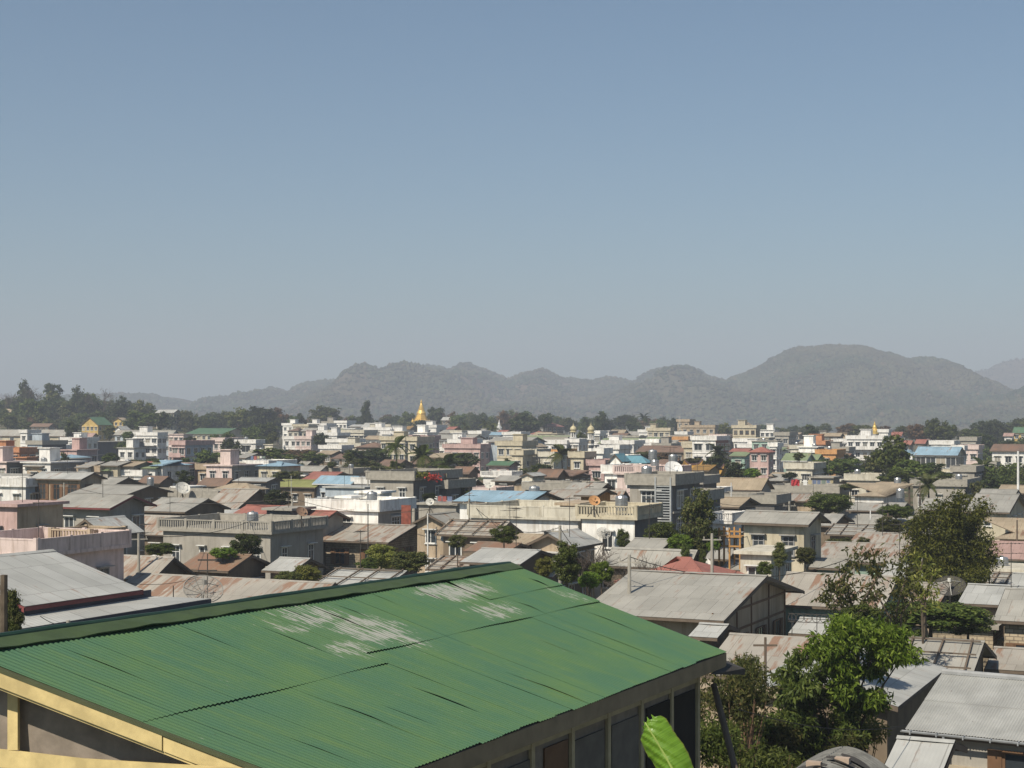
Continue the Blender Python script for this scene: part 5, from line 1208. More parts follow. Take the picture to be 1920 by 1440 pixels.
# poles, masts, antennas
def pole(x, yt, yb, d, r, label, mat, name='pole', cat='pole', arms=0):
    a, b = pt(x, yt, d), pt(x, yb, d); g0 = ground(b.x, b.y); m = MB().bar((0, 0, 0), (0, 0, a.z - g0), r * 1.2, 0, r * .8, 8)
    for k in range(arms): m.bar((-.45, 0, a.z - g0 - .3 - k * .5), (.45, 0, a.z - g0 - .3 - k * .5), .05)
    o = m.build(name, mat, None, (b.x, b.y, g0)); tag(o, label, cat); return o
pole(1909, 846, 912, 205, .16, 'tall white mast at the right edge', M_WHITE, 'mast', 'mast')
pole(1632, 957, 980, 168, .07, 'short white post on the grey roofs', M_WHITE); pole(1632 - 0, 1, 1, 168, .01, 'x', M_WHITE) if False else None
pole(1665, 962, 1000, 150, .09, 'dark utility pole left of the bamboo', M_WOOD, 'utility_pole', arms=1)
pole(690, 945, 985, 138, .05, 'dark thin pole in front of the bright white house', M_IRON)
pole(802, 963, 1020, 140, .07, 'pale pole right of the brick and timber house', M_WHITE, 'utility_pole')
pole(1371, 905, 930, 190, .07, 'thin white pole above the low grey roof room', M_WHITE); pole(546 // 1, 892, 925, 230, .05, 'thin pale pole in front of the olive roof', M_PALE)
pole(1907, 975, 1020, 138, .08, 'dark pole in front of the earth brown roof', M_WOOD, 'utility_pole'); pole(1729, 1045, 1125, 95, .045, 'thin tall bamboo pole among the saplings', M_PALE, 'bamboo_pole')
pole(1435, 1195, 1290, 60, .06, 'crossed wooden post on the rust streaked roof', M_WOOD, 'wooden_post', arms=1); pole(389, 1038, 1080, 75, .03, 'thin antenna mast behind the large mesh dish', M_IRON, 'antenna', 'antenna', arms=2)
pole(325, 1098, 1150, 60, .025, 'bent thin antenna left of the large mesh dish', M_IRON, 'antenna', 'antenna'); pole(128, 1163, 1190, 50, .08, 'short concrete post below the lean to roof', M_CON)
pole(1106, 900, 930, 190, .04, 'antenna on the brown grey roof', M_IRON, 'antenna', 'antenna', arms=2); pole(1725, 905, 945, 200, .07, 'utility pole beside the small palm', M_WOOD, 'utility_pole', arms=2)
pole(712, 878, 900, 230, .05, 'thin pole behind the unfinished concrete house', M_CON); pole(1855, 1078, 1098, 110, .05, 'short pipe on the pale roof at the right', M_IRON)
pole(1554, 857, 900, 270, .05, 'thin antenna mast by the orange house', M_IRON, 'antenna', 'antenna'); pole(1275, 780, 795, 640, .12, 'aerial on the tan stair tower', M_PALE, 'antenna', 'antenna')
def wire(p0, p1, d0, d1, label, sag=.8):
    a, b = pt(*p0, d0), pt(*p1, d1); m = MB(); n = 14
    P = [a.lerp(b, i / n) - Vector((0, 0, sag * 4 * (i / n) * (1 - i / n))) - a for i in range(n + 1)]
    for i in range(n): m.bar(P[i], P[i + 1], .012 if d0 < 80 else .026, 0, None, 3)
    o = m.build('cable', M_IRON, None, a); tag(o, label, 'cable')
wire((1385, 1330), (1698, 1360), 34, 44, 'black cable sagging from the leaning pole to the gutter roof', .25); wire((200, 1085), (372, 1082), 70, 74, 'pale cable strung towards the large mesh dish', .3); wire((75, 1155), (128, 1172), 49, 50, 'short cable from the lean to roof to the concrete post', .1)
# iron scroll frame, orange platform, red flowers, red cloth
def scroll():
    c = pt(1485, 1158, 84); m = MB()
    for k in range(7):
        for j in range(14):
            a0, a1 = j * 6.283 / 14, (j + 1) * 6.283 / 14; m.bar((k * .42 + .2 * math.cos(a0), 0, .2 * math.sin(a0)), (k * .42 + .2 * math.cos(a1), 0, .2 * math.sin(a1)), .018)
    m.bar((-.2, 0, .22), (2.8, 0, .22), .02).bar((-.2, 0, -.22), (2.8, 0, -.22), .02)
    for x in (0, 1.3, 2.7): m.bar((x, 0, -1.0), (x, 0, .25), .025)
    o = m.build('iron_railing', M_IRON, None, c, (0, 0, R(-20))); tag(o, 'dark iron railing of scroll rings on the light lower roof', 'railing')
scroll()
def platform():
    c = pt(1368, 1000, 118); g0 = 0; e = empty('timber_platform', (c.x, c.y, 0), R(-25)); tag(e, 'orange brown timber platform and frame left of the cream house', 'platform'); mt = plain('orange_timber', (.45, .25, .09), .75); z = c.z
    for x in (-.8, 0, .8):
        for y in (0, 1.2): MB().box(x - .06, x + .06, y - .06, y + .06, -.1, z + .4).build('post', mt, e)
    MB().box(-.95, .95, -.1, 1.3, z - .3, z - .2).build('deck', mt, e)
    for zz in (z + .1, z - 1.0): MB().box(-.9, .9, -.09, -.065, zz, zz + .12).build('rail', mt, e)
platform()
def scatter_ball(px, py, d, r, mat, label, name, cat, n=260, sz=.16, flat=.5):
    rr = np.random.default_rng(int(px)); P = rr.normal(size=(n, 3)) * .42; P = P * np.array([r, r * .6, r * flat]); me = leafmesh(name, P, rr.normal(size=(n, 3)), sz, mat, 1.2, 3); c = pt(px, py, d); o = inst(name, me, None, c); tag(o, label, cat, kind='stuff' if False else None); return o
scatter_ball(810, 894, 190, 1.0, plain('red_petals', (.42, .05, .04), .7), 'red flowering plants on the dark concrete terrace', 'flowers', 'flowers'); scatter_ball(793, 891, 190, .9, LM['yellow'], 'yellow green plants left of the red flowers', 'potted_plants', 'plants')
cl = MB(); 
for i in range(8):
    for j in range(4):
        q = lambda i, j: (i * .14 - .55, .08 * math.sin(i * 1.7 + j), -j * .22 - .05 * math.sin(i)); cl.poly([q(i, j), q(i + 1, j), q(i + 1, j + 1), q(i, j + 1)])
for (px, py, dd, cc, lb) in ((1491, 899, 222, (.42, .04, .05), 'bright red cloth hung over the long concrete parapet'), ):
    o = cl.build('red_cloth', plain('red_cloth_dye', cc, .8), None, pt(px, py, dd)); tag(o, lb, 'cloth')

# ================================================================ trees
T = tree
# foreground and right
def mango():
    # several leafy boughs on one trunk
    d = 52.0; b = pt(1560, 1500, d); g0 = ground(b.x, b.y); e = empty('mango_tree', (b.x, b.y, g0)); tag(e, 'large leafy mango tree with bright green top standing right of the green roof', 'tree'); r = np.random.default_rng(8)
    def boughs(lst, n, lm, size, nm):
        P = []; N = []
        for (px, py, rx, rz, w) in lst:
            c = pt(px, py, d + r.uniform(-1.2, 1.2)) - Vector((b.x, b.y, g0)); k = int(n * w); v = r.normal(size=(k, 3)); v /= np.linalg.norm(v, axis=1, keepdims=True)
            q = v * r.uniform(.4, 1.3, (k, 1)) * np.array([rx * d / F, rx * d / F * .9, rz * d / F]) + np.array(c); P.append(q); N.append(v + r.normal(size=(k, 3)) * .5)
        P = np.concatenate(P); N = np.concatenate(N)
        # tufts of drooping leaves
        T_ = []; NN = []
        for p, n_ in zip(P, N):
            for _ in range(9): T_.append(p + r.normal(size=3) * .03); NN.append(np.array([r.normal(), r.normal(), .35 * r.normal() + .25]))
        inst('crown', leafmesh('crown', np.array(T_), np.array(NN), .062, LM[lm], 3.6, 4, droop=.7, point=True), e)
    def ring(cx, cy, sx, sy, n_, k0, k1):
        out = []
        for _ in range(n_):
            a = r.uniform(0, 6.283); q = r.uniform(.1, 1) ** .5; rx = r.uniform(k0, k1); out.append((cx + sx * q * math.cos(a), cy + sy * q * math.sin(a), rx, rx * r.uniform(.55, .95), (rx / 40) ** 2 * .8))
        return out
    boughs(ring(1545, 1335, 80, 95, 17, 20, 38) + ring(1500, 1270, 45, 50, 6, 18, 32) + ring(1470, 1400, 60, 45, 7, 20, 36), 190, 'mid', .05, 'c')
    boughs(ring(1440, 1390, 90, 55, 13, 18, 34) + ring(1540, 1400, 80, 45, 10, 18, 32), 190, 'olive', .05, 'c')
    boughs(ring(1610, 1210, 85, 38, 11, 18, 34) + ring(1600, 1280, 60, 40, 5, 18, 32) + [(1690, 1225, 34, 18, .4), (1580, 1170, 26, 18, .3)], 210, 'bright', .05, 'c')
    m = MB(); m.bar((0, 0, -.4), (.15, .1, 2.5), .16, 0, .12, 8)
    for (px, py) in ((1540, 1320), (1590, 1270), (1640, 1220), (1470, 1390), (1500, 1290), (1600, 1390), (1400, 1420), (1580, 1190), (1690, 1235)):
        c = pt(px, py, d) - Vector((b.x, b.y, g0)); md = Vector((.15, .1, 2.5)).lerp(c, .55) + Vector((0, 0, .3)); m.bar((.15, .1, min(2.4, c.z - .6)), md, .06, 0, .04, 6); m.bar(md, c, .04, 0, .015, 5)
    m.build('trunk', M_TRUNK, e)
mango()
def shrubs():
    lst = [((1385, 1300, 70, 62, 1.0), 'olive', 47, 'tangled olive leaved shrub with reddish stems right of the green eave'), ((1330, 1390, 60, 45, .8), 'mid', 44, 'narrow leaved bush below the eave corner'), ((1440, 1440, 80, 38, .9), 'mid', 43, 'leafy bush at the bottom left of the mango tree'),
           ((1290, 1330, 32, 45, .5), 'olive', 48, 'thin dry shrub close beside the eave hood'), ((1620, 1370, 42, 26, .5), 'yellow', 55, 'yellow green vine on the dark side wall'), ((1400, 1255, 34, 30, .35), 'olive', 49, 'reddish tipped sprig top of the tangled shrub')]
    for (px, py, rx, rz, w_), lm, d, lb in lst:
        r = np.random.default_rng(px); c = pt(px, py, d); g0 = ground(c.x, c.y); e = empty('shrub', (c.x, c.y, g0)); tag(e, lb, 'shrub'); k = int(560 * w_)
        v = r.normal(size=(k, 3)); v /= np.linalg.norm(v, axis=1, keepdims=True); P = v * r.uniform(.3, 1.1, (k, 1)) * np.array([rx * d / F, rx * d / F, rz * d / F]) + np.array([0, 0, c.z - g0])
        P = np.repeat(P, 8, 0) + r.normal(size=(k * 8, 3)) * .035; N = r.normal(size=(k * 8, 3)) * np.array([1, 1, .35]) + np.array([0, 0, .2])
        inst('crown', leafmesh('crown', P, N, .045, LM[lm], 3.6, 2, droop=.6, point=True), e)
        m = MB()
        for i in range(9):
            q = v[i] * np.array([rx * d / F, rx * d / F, rz * d / F]) * .9; m.bar((q[0] * .1, q[1] * .1, -.2), (q[0] * .5, q[1] * .5, (c.z - g0) * .6), .03, 0, .02, 5); m.bar((q[0] * .5, q[1] * .5, (c.z - g0) * .6), (q[0], q[1], c.z - g0 + q[2]), .02, 0, .008, 4)
        m.build('stem', plain('reddish_stems', (.20, .12, .08), .9), e)
shrubs()
def sprigs(base_px, d, stems, lm, label, nt=15, sz=.075):
    b = pt(base_px[0], base_px[1], d); g0 = ground(b.x, d); e = empty('sapling', (b.x, d, g0)); tag(e, label, 'tree'); r = np.random.default_rng(base_px[0]); m = MB(); P = []; N = []
    for st in stems:
        pts = [Vector((r.uniform(-.1, .1), 0, -.2))] + [pt(x, y, d + r.uniform(-.5, .5)) - Vector((b.x, d, g0)) for x, y in st]
        for i in range(len(pts) - 1):
            m.bar(pts[i], pts[i + 1], .05 * (1 - i / len(pts)) + .012, 0, .05 * (1 - (i + 1) / len(pts)) + .012, 6)
            if i >= 1:
                for k in range(nt):
                    c = np.array(pts[i].lerp(pts[i + 1], r.random())) + r.normal(size=3) * .26
                    for _ in range(9): P.append(c + r.normal(size=3) * .06); N.append(np.array([r.normal(), r.normal(), .5 * r.normal() + .3]))
    m.build('trunk', M_TRUNK, e); inst('crown', leafmesh('crown', np.array(P), np.array(N), sz, LM[lm], 3.0, 6, droop=.5, point=True), e)
sprigs((1600, 1260), 64, [[(1600, 1150), (1590, 1110), (1580, 1080), (1610, 1050), (1625, 1037)], [(1610, 1140), (1635, 1100), (1655, 1070), (1660, 1045)], [(1590, 1150), (1570, 1120), (1575, 1095)], [(1600, 1160), (1560, 1120), (1548, 1108)]], 'olive', 'tall open sapling with bronze tipped sprigs above the mango tree')
sprigs((1680, 1270), 66, [[(1670, 1160), (1650, 1125), (1630, 1110)], [(1680, 1150), (1690, 1110), (1700, 1080), (1700, 1060)], [(1690, 1150), (1715, 1120)]], 'olive', 'second open sapling left of the mesh dish')
sprigs((1735, 1230), 71, [[(1732, 1130), (1722, 1090), (1728, 1062), (1730, 1048)], [(1735, 1120), (1748, 1080)], [(1728, 1130), (1700, 1095), (1688, 1075)]], 'yellow', 'yellow leaved sapling in front of the bamboo', nt=15)
T(1745, 1120, 1185, 170, 79, 'mid', 'feathery spreading acacia above the light roofs', 'flat', q=1); T(1815, 1140, 1195, 110, 80, 'olive', 'right half of the feathery acacia canopy', 'flat', q=1); T(1610, 1130, 1200, 110, 60, 'mid', 'soft green acacia crown behind the bright mango top', 'round', q=1); T(1700, 1175, 1215, 80, 78, 'mid', 'low acacia foliage over the brick wall house', 'flat', q=1)
def bamboo():
    d = 108.0; b = pt(1775, 1150, d); e = empty('bamboo_clump', (b.x, d, 0)); tag(e, 'tall dark bamboo clump with drooping plumes at the right', 'bamboo'); r = np.random.default_rng(2); cu = MB(); P = []; N = []
    tips = [(1800, 937, 8), (1845, 950, 6), (1740, 965, 8), (1715, 990, 8), (1765, 950, 9), (1790, 975, 9), (1825, 990, 6), (1850, 1010, 6), (1858, 1045, 7), (1730, 1020, 9), (1700, 1040, 7), (1820, 1060, 8), (1775, 1010, 10), (1750, 1060, 10), (1795, 1080, 9), (1840, 1078, 6), (1720, 1075, 8), (1835, 968, 6), (1820, 1020, 7), (1770, 1095, 9)]
    for (px, py, w_) in tips:
        t = pt(px, py, d + r.uniform(-2.5, 2.5)) - Vector((b.x, d, 0)); s = Vector((r.uniform(-1, 1), r.uniform(-1, 1), 0)); c1 = Vector((s.x * 1.2 + t.x * .15, s.y + t.y * .15, t.z * .75))
        prev = s
        for i in range(1, 15):
            u = i / 14; q = s * (1 - u) ** 2 + c1 * 2 * u * (1 - u) + t * u * u; cu.bar(prev, q, .045 * (1 - .7 * u) + .01, 0, None, 5)
            if u > .4:
                k = int(62 * w_ / 8 * (1.4 if u > .6 else .8)); cc = np.array(q); P.append(cc + r.normal(size=(k, 3)) * np.array([.42, .5, .42]) * (1.2 - .45 * u)); N.append(r.normal(size=(k, 3)) + np.array([0, 0, .5]))
            prev = q
    P = np.concatenate(P); N = np.concatenate(N); P = np.repeat(P, 4, 0) + r.normal(size=(len(P) * 4, 3)) * .12; N = np.repeat(N, 4, 0) + r.normal(size=(len(N) * 4, 3)) * .5
    cu.build('culms', plain('bamboo_culm', (.12, .13, .05), .6), e); inst('crown', leafmesh('crown', P, N, .085, LM['bamboo'], 2.6, 5, droop=.8, point=True), e)
bamboo()
def casuarina():
    T(1308, 922, 1035, 92, 117, 'olive', 'tall feathery brown green tree in front of the shaded grey wall', 'tall', q=1)
casuarina()
T(1240, 973, 1028, 78, 120, 'mid', 'bright leafy tree left of the feathery tree'); T(1275, 1000, 1035, 50, 116, 'bright', 'lower leafy bush below the feathery tree'); T(1335, 985, 1035, 46, 121, 'dark', 'dark foliage right of the feathery tree'); T(1338, 1015, 1035, 26, 114, 'bright', 'small bright shrub left of the cream house')
T(1168, 993, 1030, 34, 118, 'mid', 'small leafy sapling before the brilliant white wall', 'tall'); T(1062, 1018, 1090, 66, 84, 'mid', 'leafy young tree beyond the right end of the green ridge', 'tall', q=1); T(1022, 1042, 1085, 42, 86, 'yellow', 'palm like yellow green bush beside the young tree', q=1); T(1128, 1050, 1095, 46, 88, 'bright', 'bright fig bush left of the large plain grey roof', q=1); T(1105, 1075, 1105, 44, 86, 'bright', 'low bright bush at the foot of the fig bush', q=1)
T(1285, 1020, 1062, 26, 108, 'mid', 'thin leafy stem in front of the grey roof', 'tall'); T(1318, 1030, 1062, 20, 108, 'mid', 'wispy stem beside the solid pale dish', 'tall'); bare_tree(1215, 1010, 1080, 50, 96, 'thin leafless sapling over the red hipped roof'); bare_tree(1105, 985, 1060, 40, 110, 'leafless branching sapling before the pale dish')
T(1462, 1018, 1060, 34, 102, 'olive', 'light olive shrub before the cream annex', 'tall'); T(1510, 1022, 1060, 44, 108, 'olive', 'sprawling shrub right of the cream annex'); T(1435, 1055, 1082, 34, 96, 'mid', 'small tree at the corner of the large plain grey roof'); T(1575, 1005, 1032, 50, 128, 'olive', 'low shrub beside the streaky rust roof', 'flat'); T(1620, 1008, 1030, 30, 126, 'olive', 'small shrub on the streaky rust roof edge')
T(1554, 918, 968, 92, 176, 'mid', 'round spreading acacia right of the tan house', 'flat'); T(1680, 943, 975, 66, 160, 'mid', 'leafy bush crown behind the grey roofs', 'flat'); T(1668, 968, 1002, 60, 142, 'olive', 'thin leaved shrub left of the bamboo top'); T(1722, 965, 1000, 50, 140, 'olive', 'shrub leaning on the bamboo left side')
T(522, 917, 950, 56, 196, 'dark', 'dense dark round mango tree left of the olive roof'); T(462, 998, 1047, 66, 120, 'dark', 'dark dense tree before the grey terrace house'); T(418, 1032, 1050, 50, 118, 'bright', 'bright low shrubs under the tall white windows', 'flat'); T(300, 1015, 1042, 62, 122, 'mid', 'round green bush before the rusty and grey roof')
T(716, 1018, 1068, 60, 108, 'yellow', 'yellow green bush before the brick and timber house'); T(770, 1028, 1075, 80, 107, 'olive', 'thick leafy bush at the right of the brick and timber house'); T(690, 1045, 1072, 44, 106, 'mid', 'low green bush at the brick wall'); T(575, 1055, 1100, 60, 100, 'yellow', 'yellow leaved shrub left of the battened light roof'); T(945, 984, 1020, 60, 114, 'mid', 'leafy tree beside the battened roofs'); T(858, 1003, 1028, 40, 112, 'olive', 'round olive bush above the dark battens'); T(540, 1082, 1100, 50, 98, 'olive', 'scrubby bush behind the green ridge')
T(860, 908, 935, 40, 200, 'mid', 'bushy tree left of the boxy pale house'); T(805, 922, 940, 30, 180, 'dark', 'little dark tree amid the pale hipped roofs'); T(540, 882, 905, 60, 262, 'olive', 'olive leaved tree before the yellow walled house'); T(345, 880, 912, 40, 250, 'dark', 'dark round tree above the pale round dish')
T(190, 867, 895, 62, 290, 'mid', 'deep green round garden tree left of the yellow wall'); T(208, 848, 868, 34, 350, 'dark', 'brown green tree before the blank shed wall'); T(122, 840, 886, 36, 330, 'dark', 'dark glossy conifer like tree at the left', 'cone'); T(240, 828, 848, 46, 440, 'mid', 'spreading tree above the small white flat roofed house'); T(2, 862, 890, 30, 310, 'dark', 'dark tree at the left edge by the orange house'); T(290, 858, 870, 34, 350, 'mid', 'green bush between the red roofs')
T(20, 1110, 1215, 60, 47, 'olive', 'dry spiky shrub at the left edge before the tiered roof', 'tall', q=1); T(10, 1180, 1225, 60, 46, 'mid', 'green undergrowth at the left edge', q=1)
_b = pt(6, 1200, 45); _g = ground(_b.x, 45); _e = empty('bare_tree', (_b.x, 45, _g)); tag(_e, 'dark bare tree trunk cut by the left edge', 'tree')
MB().bar((0, 0, -.2), (.02, 0, pt(6, 1078, 45).z - _g), .14, 0, .10, 8).bar((.02, 0, pt(6, 1110, 45).z - _g), (-.8, .3, pt(6, 1060, 45).z - _g), .06, 0, .03, 6).build('trunk', M_TRUNK, _e)
# middle distance trees
MT = [(392, 842, 880, 60, 360, 'mid', 'round green tree right of the pink balcony house'), (435, 822, 862, 40, 420, 'dark', 'tall dark tree left of the white wide windowed house'), (450, 850, 878, 48, 360, 'dark', 'dark rounded tree below the white wide windowed house'), (510, 838, 875, 100, 350, 'mid', 'broad dark green tree mass in the left centre'), (560, 842, 868, 80, 370, 'brown', 'rusty brown leaved tree in the left centre'), (590, 845, 875, 56, 355, 'mid', 'green tree right of the brown leaved one'),
      (606, 812, 840, 34, 480, 'dark', 'dark rounded tree in front of the white school'), (520, 858, 885, 90, 320, 'mid', 'green canopy behind the yellow walled house'), (690, 838, 872, 86, 360, 'dark', 'dark green spreading tree left of the palms'), (700, 862, 890, 50, 320, 'olive', 'yellowish tree behind the unfinished house'), (740, 872, 888, 34, 300, 'yellow', 'orange yellow flowering tree below the palm'), (665, 860, 884, 46, 330, 'olive', 'olive bush mass left of the palms'),
      (872, 848, 876, 60, 330, 'dark', 'dark round tree right of the central palms'), (820, 858, 880, 40, 320, 'olive', 'light leaved bush between the palms'), (1013, 868, 890, 44, 300, 'mid', 'green tree in front of the cream houses'), (1090, 808, 842, 26, 460, 'mid', 'green tree between the minarets'), (1215, 846, 868, 60, 350, 'olive', 'olive bush behind the teal hipped roof'), (1248, 850, 872, 50, 345, 'brown', 'dry bush beside the long brown market roof'),
      (1380, 865, 900, 60, 262, 'dark', 'dark tree right of the small temple'), (1412, 878, 898, 38, 250, 'bright', 'bright green bush right of the small temple'), (1345, 852, 880, 50, 300, 'dark', 'dark shrubbery behind the ochre temple roof'), (1300, 858, 872, 40, 300, 'olive', 'olive trees above the temple hall'), (1575, 856, 895, 90, 290, 'mid', 'soft spreading acacia right of the orange house'), (1540, 872, 892, 40, 280, 'bright', 'green bush left of the soft acacia'),
      (1672, 820, 900, 80, 255, 'mid', 'tall eucalyptus with open airy crown'), (1640, 845, 890, 50, 270, 'olive', 'left lower boughs beside the eucalyptus'), (1705, 860, 900, 70, 250, 'mid', 'right lower boughs beside the eucalyptus'), (1745, 866, 892, 60, 262, 'dark', 'dark bushes before the arcaded hall'), (1680, 880, 912, 60, 240, 'mid', 'low foliage under the eucalyptus'), (1625, 870, 885, 34, 300, 'olive', 'thin tree right of the soft acacia'),
      (1770, 885, 898, 40, 245, 'mid', 'bush at the foot of the arcaded hall'), (1805, 925, 950, 40, 195, 'olive', 'yellow green bush by the concrete house'), (1480, 885, 898, 30, 262, 'dark', 'small dark canopy by the white modern house'), (1595, 905, 920, 40, 230, 'olive', 'bush by the low windowed house')]
for a in MT: T(*a, sh='tall' if 'eucalyptus' in a[6] and 'tall' in a[6] else 'flat' if 'acacia' in a[6] or 'spreading' in a[6] else 'round')
for i, (x, y, w_, d, lm) in enumerate([(1845, 868, 46, 300, 'mid'), (1875, 872, 50, 280, 'mid'), (1905, 865, 60, 290, 'mid'), (1860, 890, 60, 250, 'dark'), (1895, 895, 70, 240, 'dark'), (1835, 900, 40, 235, 'olive'), (1915, 880, 50, 260, 'olive')]):
    T(x, y, y + 45, w_, d, lm, ('leafy tree in the dark thicket below the pale brown roofed house', 'lower bushy tree at the front of the thicket by the white mast')[i > 2], group=('trees of the right hand thicket, back row', 'trees of the right hand thicket, front row')[i > 2])
palm(745, 826, 285, 'tall coconut palm left of the pair behind the unfinished house'); palm(795, 843, 270, 'middle coconut palm behind the unfinished house'); palm(838, 860, 262, 'right coconut palm beside the red flowers'); palm(1056, 842, 290, 'coconut palm in front of the slim orange house', lm='olive')
palm(1343, 838, 300, 'dark palm in front of the white house with brick side', lm='dark', size=.9); palm(1742, 898, 205, 'small palm before the concrete house with white windows', lm='olive', size=.8); palm(1128, 775, 820, 'tall palm on the skyline right of the minarets', lm='mid', size=1.3); palm(1206, 778, 800, 'lone palm on the skyline left of the hotel', lm='dark', size=1.4)
palm(912, 790, 640, 'palm left of the little white pagoda', lm='olive', size=1.2); palm(872, 796, 640, 'palm in the trees right of the big pagoda', lm='olive', size=1.1); palm(925, 797, 620, 'second palm left of the little white pagoda', lm='olive', size=1.1); palm(1100, 785, 760, 'palm behind the right minaret', lm='dark'); palm(1840, 865, 300, 'palm at the left of the right thicket', lm='mid')
# wooded rise at the left and the skyline trees
bare_tree(193, 719, 790, 60, 800, 'big leafless tree standing above the left wooded rise'); bare_tree(8, 724, 780, 34, 820, 'leafless tree at the far left edge'); bare_tree(52, 718, 780, 40, 840, 'half bare tree on the left rise')
L1 = [(48, 717, 790, 40, 850, 'dark', 'tall ragged tree at the left of the rise', 'tall'), (100, 716, 745, 38, 845, 'dark', 'flat topped tree standing out on the left rise', 'flat'), (95, 736, 790, 62, 830, 'olive', 'wide olive tree under the flat topped one', 'round'), (145, 728, 792, 34, 820, 'dark', 'narrow dark tree left of the big leafless one', 'tall'), (165, 735, 792, 40, 830, 'mid', 'green tree left of the big leafless one', 'round'), (228, 745, 785, 32, 790, 'dark', 'dark pointed tree right of the big leafless one', 'tall'), (60, 745, 800, 50, 760, 'mid', 'green tree behind the school at the left', 'round'), (268, 748, 800, 46, 780, 'olive', 'pale olive tree right of the rise', 'round'), (265, 768, 808, 62, 640, 'mid', 'broad green tree above the grey school roof', 'flat'), (302, 770, 806, 34, 640, 'dark', 'dark tree in front of the pale hilltop house', 'round'),
      (135, 790, 826, 34, 545, 'dark', 'dark tree in front of the long school', 'tall'), (205, 800, 822, 32, 560, 'olive', 'light tree beside the yellow house', 'tall'), (240, 808, 830, 26, 490, 'mid', 'tree before the shaded school block', 'round'), (686, 754, 800, 27, 820, 'dark', 'tall slender tree left of the pagoda', 'tall'), (604, 759, 800, 60, 860, 'olive', 'rounded grey green tree on the skyline left of the pagoda', 'round'), (818, 762, 800, 40, 880, 'dark', 'dark tree touching the right side of the pagoda', 'round'), (765, 770, 800, 30, 905, 'mid', 'tree touching the left side of the pagoda', 'round'), (790, 786, 806, 40, 860, 'dark', 'low dark tree at the pagoda foot', 'flat'),
      (985, 772, 815, 66, 700, 'dark', 'very dark tree mass in the centre skyline', 'round'), (1025, 773, 800, 34, 760, 'dark', 'dark tree right of the very dark mass', 'round'), (1128, 775, 808, 30, 720, 'dark', 'dark clump right of the minarets', 'round'), (1185, 782, 806, 26, 740, 'dark', 'round dark tree left of the lone palm', 'round'), (1358, 791, 830, 38, 700, 'olive', 'grey green tree between the hotel and the tall cream house', 'round'), (1522, 798, 830, 38, 560, 'dark', 'pointed dark tree right of the grey brick house', 'tall'), (1758, 785, 830, 56, 560, 'mid', 'great round tree group, the tallest right crown', 'round'), (1722, 793, 830, 50, 580, 'brown', 'reddish brown crown left of the tallest right crown', 'round'), (1782, 795, 832, 36, 570, 'mid', 'lower crown right of the tallest right crown', 'round'), (1590, 793, 812, 44, 700, 'brown', 'brownish skyline tree left of the gold spire', 'round'), (1620, 796, 812, 34, 680, 'mid', 'green skyline tree beside the gold spire', 'round'),
      (480, 760, 800, 60, 760, 'dark', 'dark tall tree group left of the white skyline blocks', 'round'), (520, 762, 800, 44, 780, 'brown', 'brownish tree behind the dark tall group', 'round'), (450, 765, 805, 56, 720, 'olive', 'olive green tree over the faded green roof', 'round'), (550, 778, 800, 26, 760, 'mid', 'small tree behind the skyline blocks', 'round'), (500, 790, 830, 60, 600, 'dark', 'dark tree mass right of the faded green roof', 'round'), (470, 800, 822, 40, 560, 'mid', 'green tree right of the dark green hipped roof', 'round')]
for a in L1: T(*a[:7], sh=a[7])
r2 = random.Random(77)
def belt(x0, x1, ylo, yhi, d0, d1, n, w0, w1, lms, label, group, hpx=34):
    for i in range(n):
        x = x0 + (x1 - x0) * (i + r2.random()) / n; y = r2.uniform(ylo, yhi); d = r2.uniform(d0, d1)
        T(x, y, y + hpx, r2.uniform(w0, w1), d, r2.choice(lms), label, sh=r2.choice(['round', 'round', 'flat', 'tall']), group=group, name='distant_tree')
belt(-30, 250, 742, 765, 780, 900, 22, 30, 50, ['dark', 'dark', 'olive', 'mid'], 'tree in the crowd on top of the left wooded rise', 'trees crowding the left wooded rise', 46)
belt(-30, 240, 768, 788, 690, 800, 20, 26, 44, ['olive', 'mid', 'dark', 'brown'], 'tree low on the slope of the left wooded rise behind the school', 'trees low on the left wooded rise', 34)
belt(250, 560, 766, 780, 760, 900, 24, 28, 46, ['dark', 'mid', 'olive', 'dark'], 'tree in the belt between the left rise and the white skyline blocks', 'trees between the rise and the skyline blocks', 40)
belt(560, 780, 776, 788, 860, 1000, 16, 26, 40, ['olive', 'mid', 'dark', 'brown'], 'low skyline tree left of the golden pagoda', 'low skyline trees left of the pagoda', 26)
belt(800, 1000, 770, 784, 850, 1000, 18, 26, 46, ['olive', 'brown', 'dark', 'mid'], 'skyline tree between the golden pagoda and the very dark mass', 'skyline trees right of the pagoda', 34)
belt(1000, 1270, 776, 788, 820, 1000, 20, 26, 42, ['olive', 'dark', 'mid', 'brown'], 'skyline tree between the dark mass and the hotel', 'skyline trees behind the minarets', 26)
belt(1270, 1560, 794, 802, 800, 950, 16, 24, 40, ['olive', 'mid', 'dark'], 'low skyline tree behind the hotel and the tall cream house', 'low skyline trees behind the hotel', 20)
belt(1560, 1830, 796, 806, 620, 760, 14, 26, 40, ['olive', 'mid', 'brown'], 'low skyline tree near the gold spire', 'low skyline trees at the right', 24)
belt(1835, 1960, 782, 800, 640, 800, 12, 30, 50, ['mid', 'dark', 'olive'], 'tree high on the wooded slope at the right edge', 'trees high on the right slope', 36)
belt(1830, 1960, 805, 835, 470, 620, 14, 30, 50, ['mid', 'dark', 'mid'], 'tree lower on the wooded slope at the right edge', 'trees lower on the right slope', 34)
belt(330, 520, 808, 826, 480, 560, 10, 20, 34, ['mid', 'dark', 'olive'], 'garden tree near the faded green roof', 'garden trees near the faded green roof', 22)
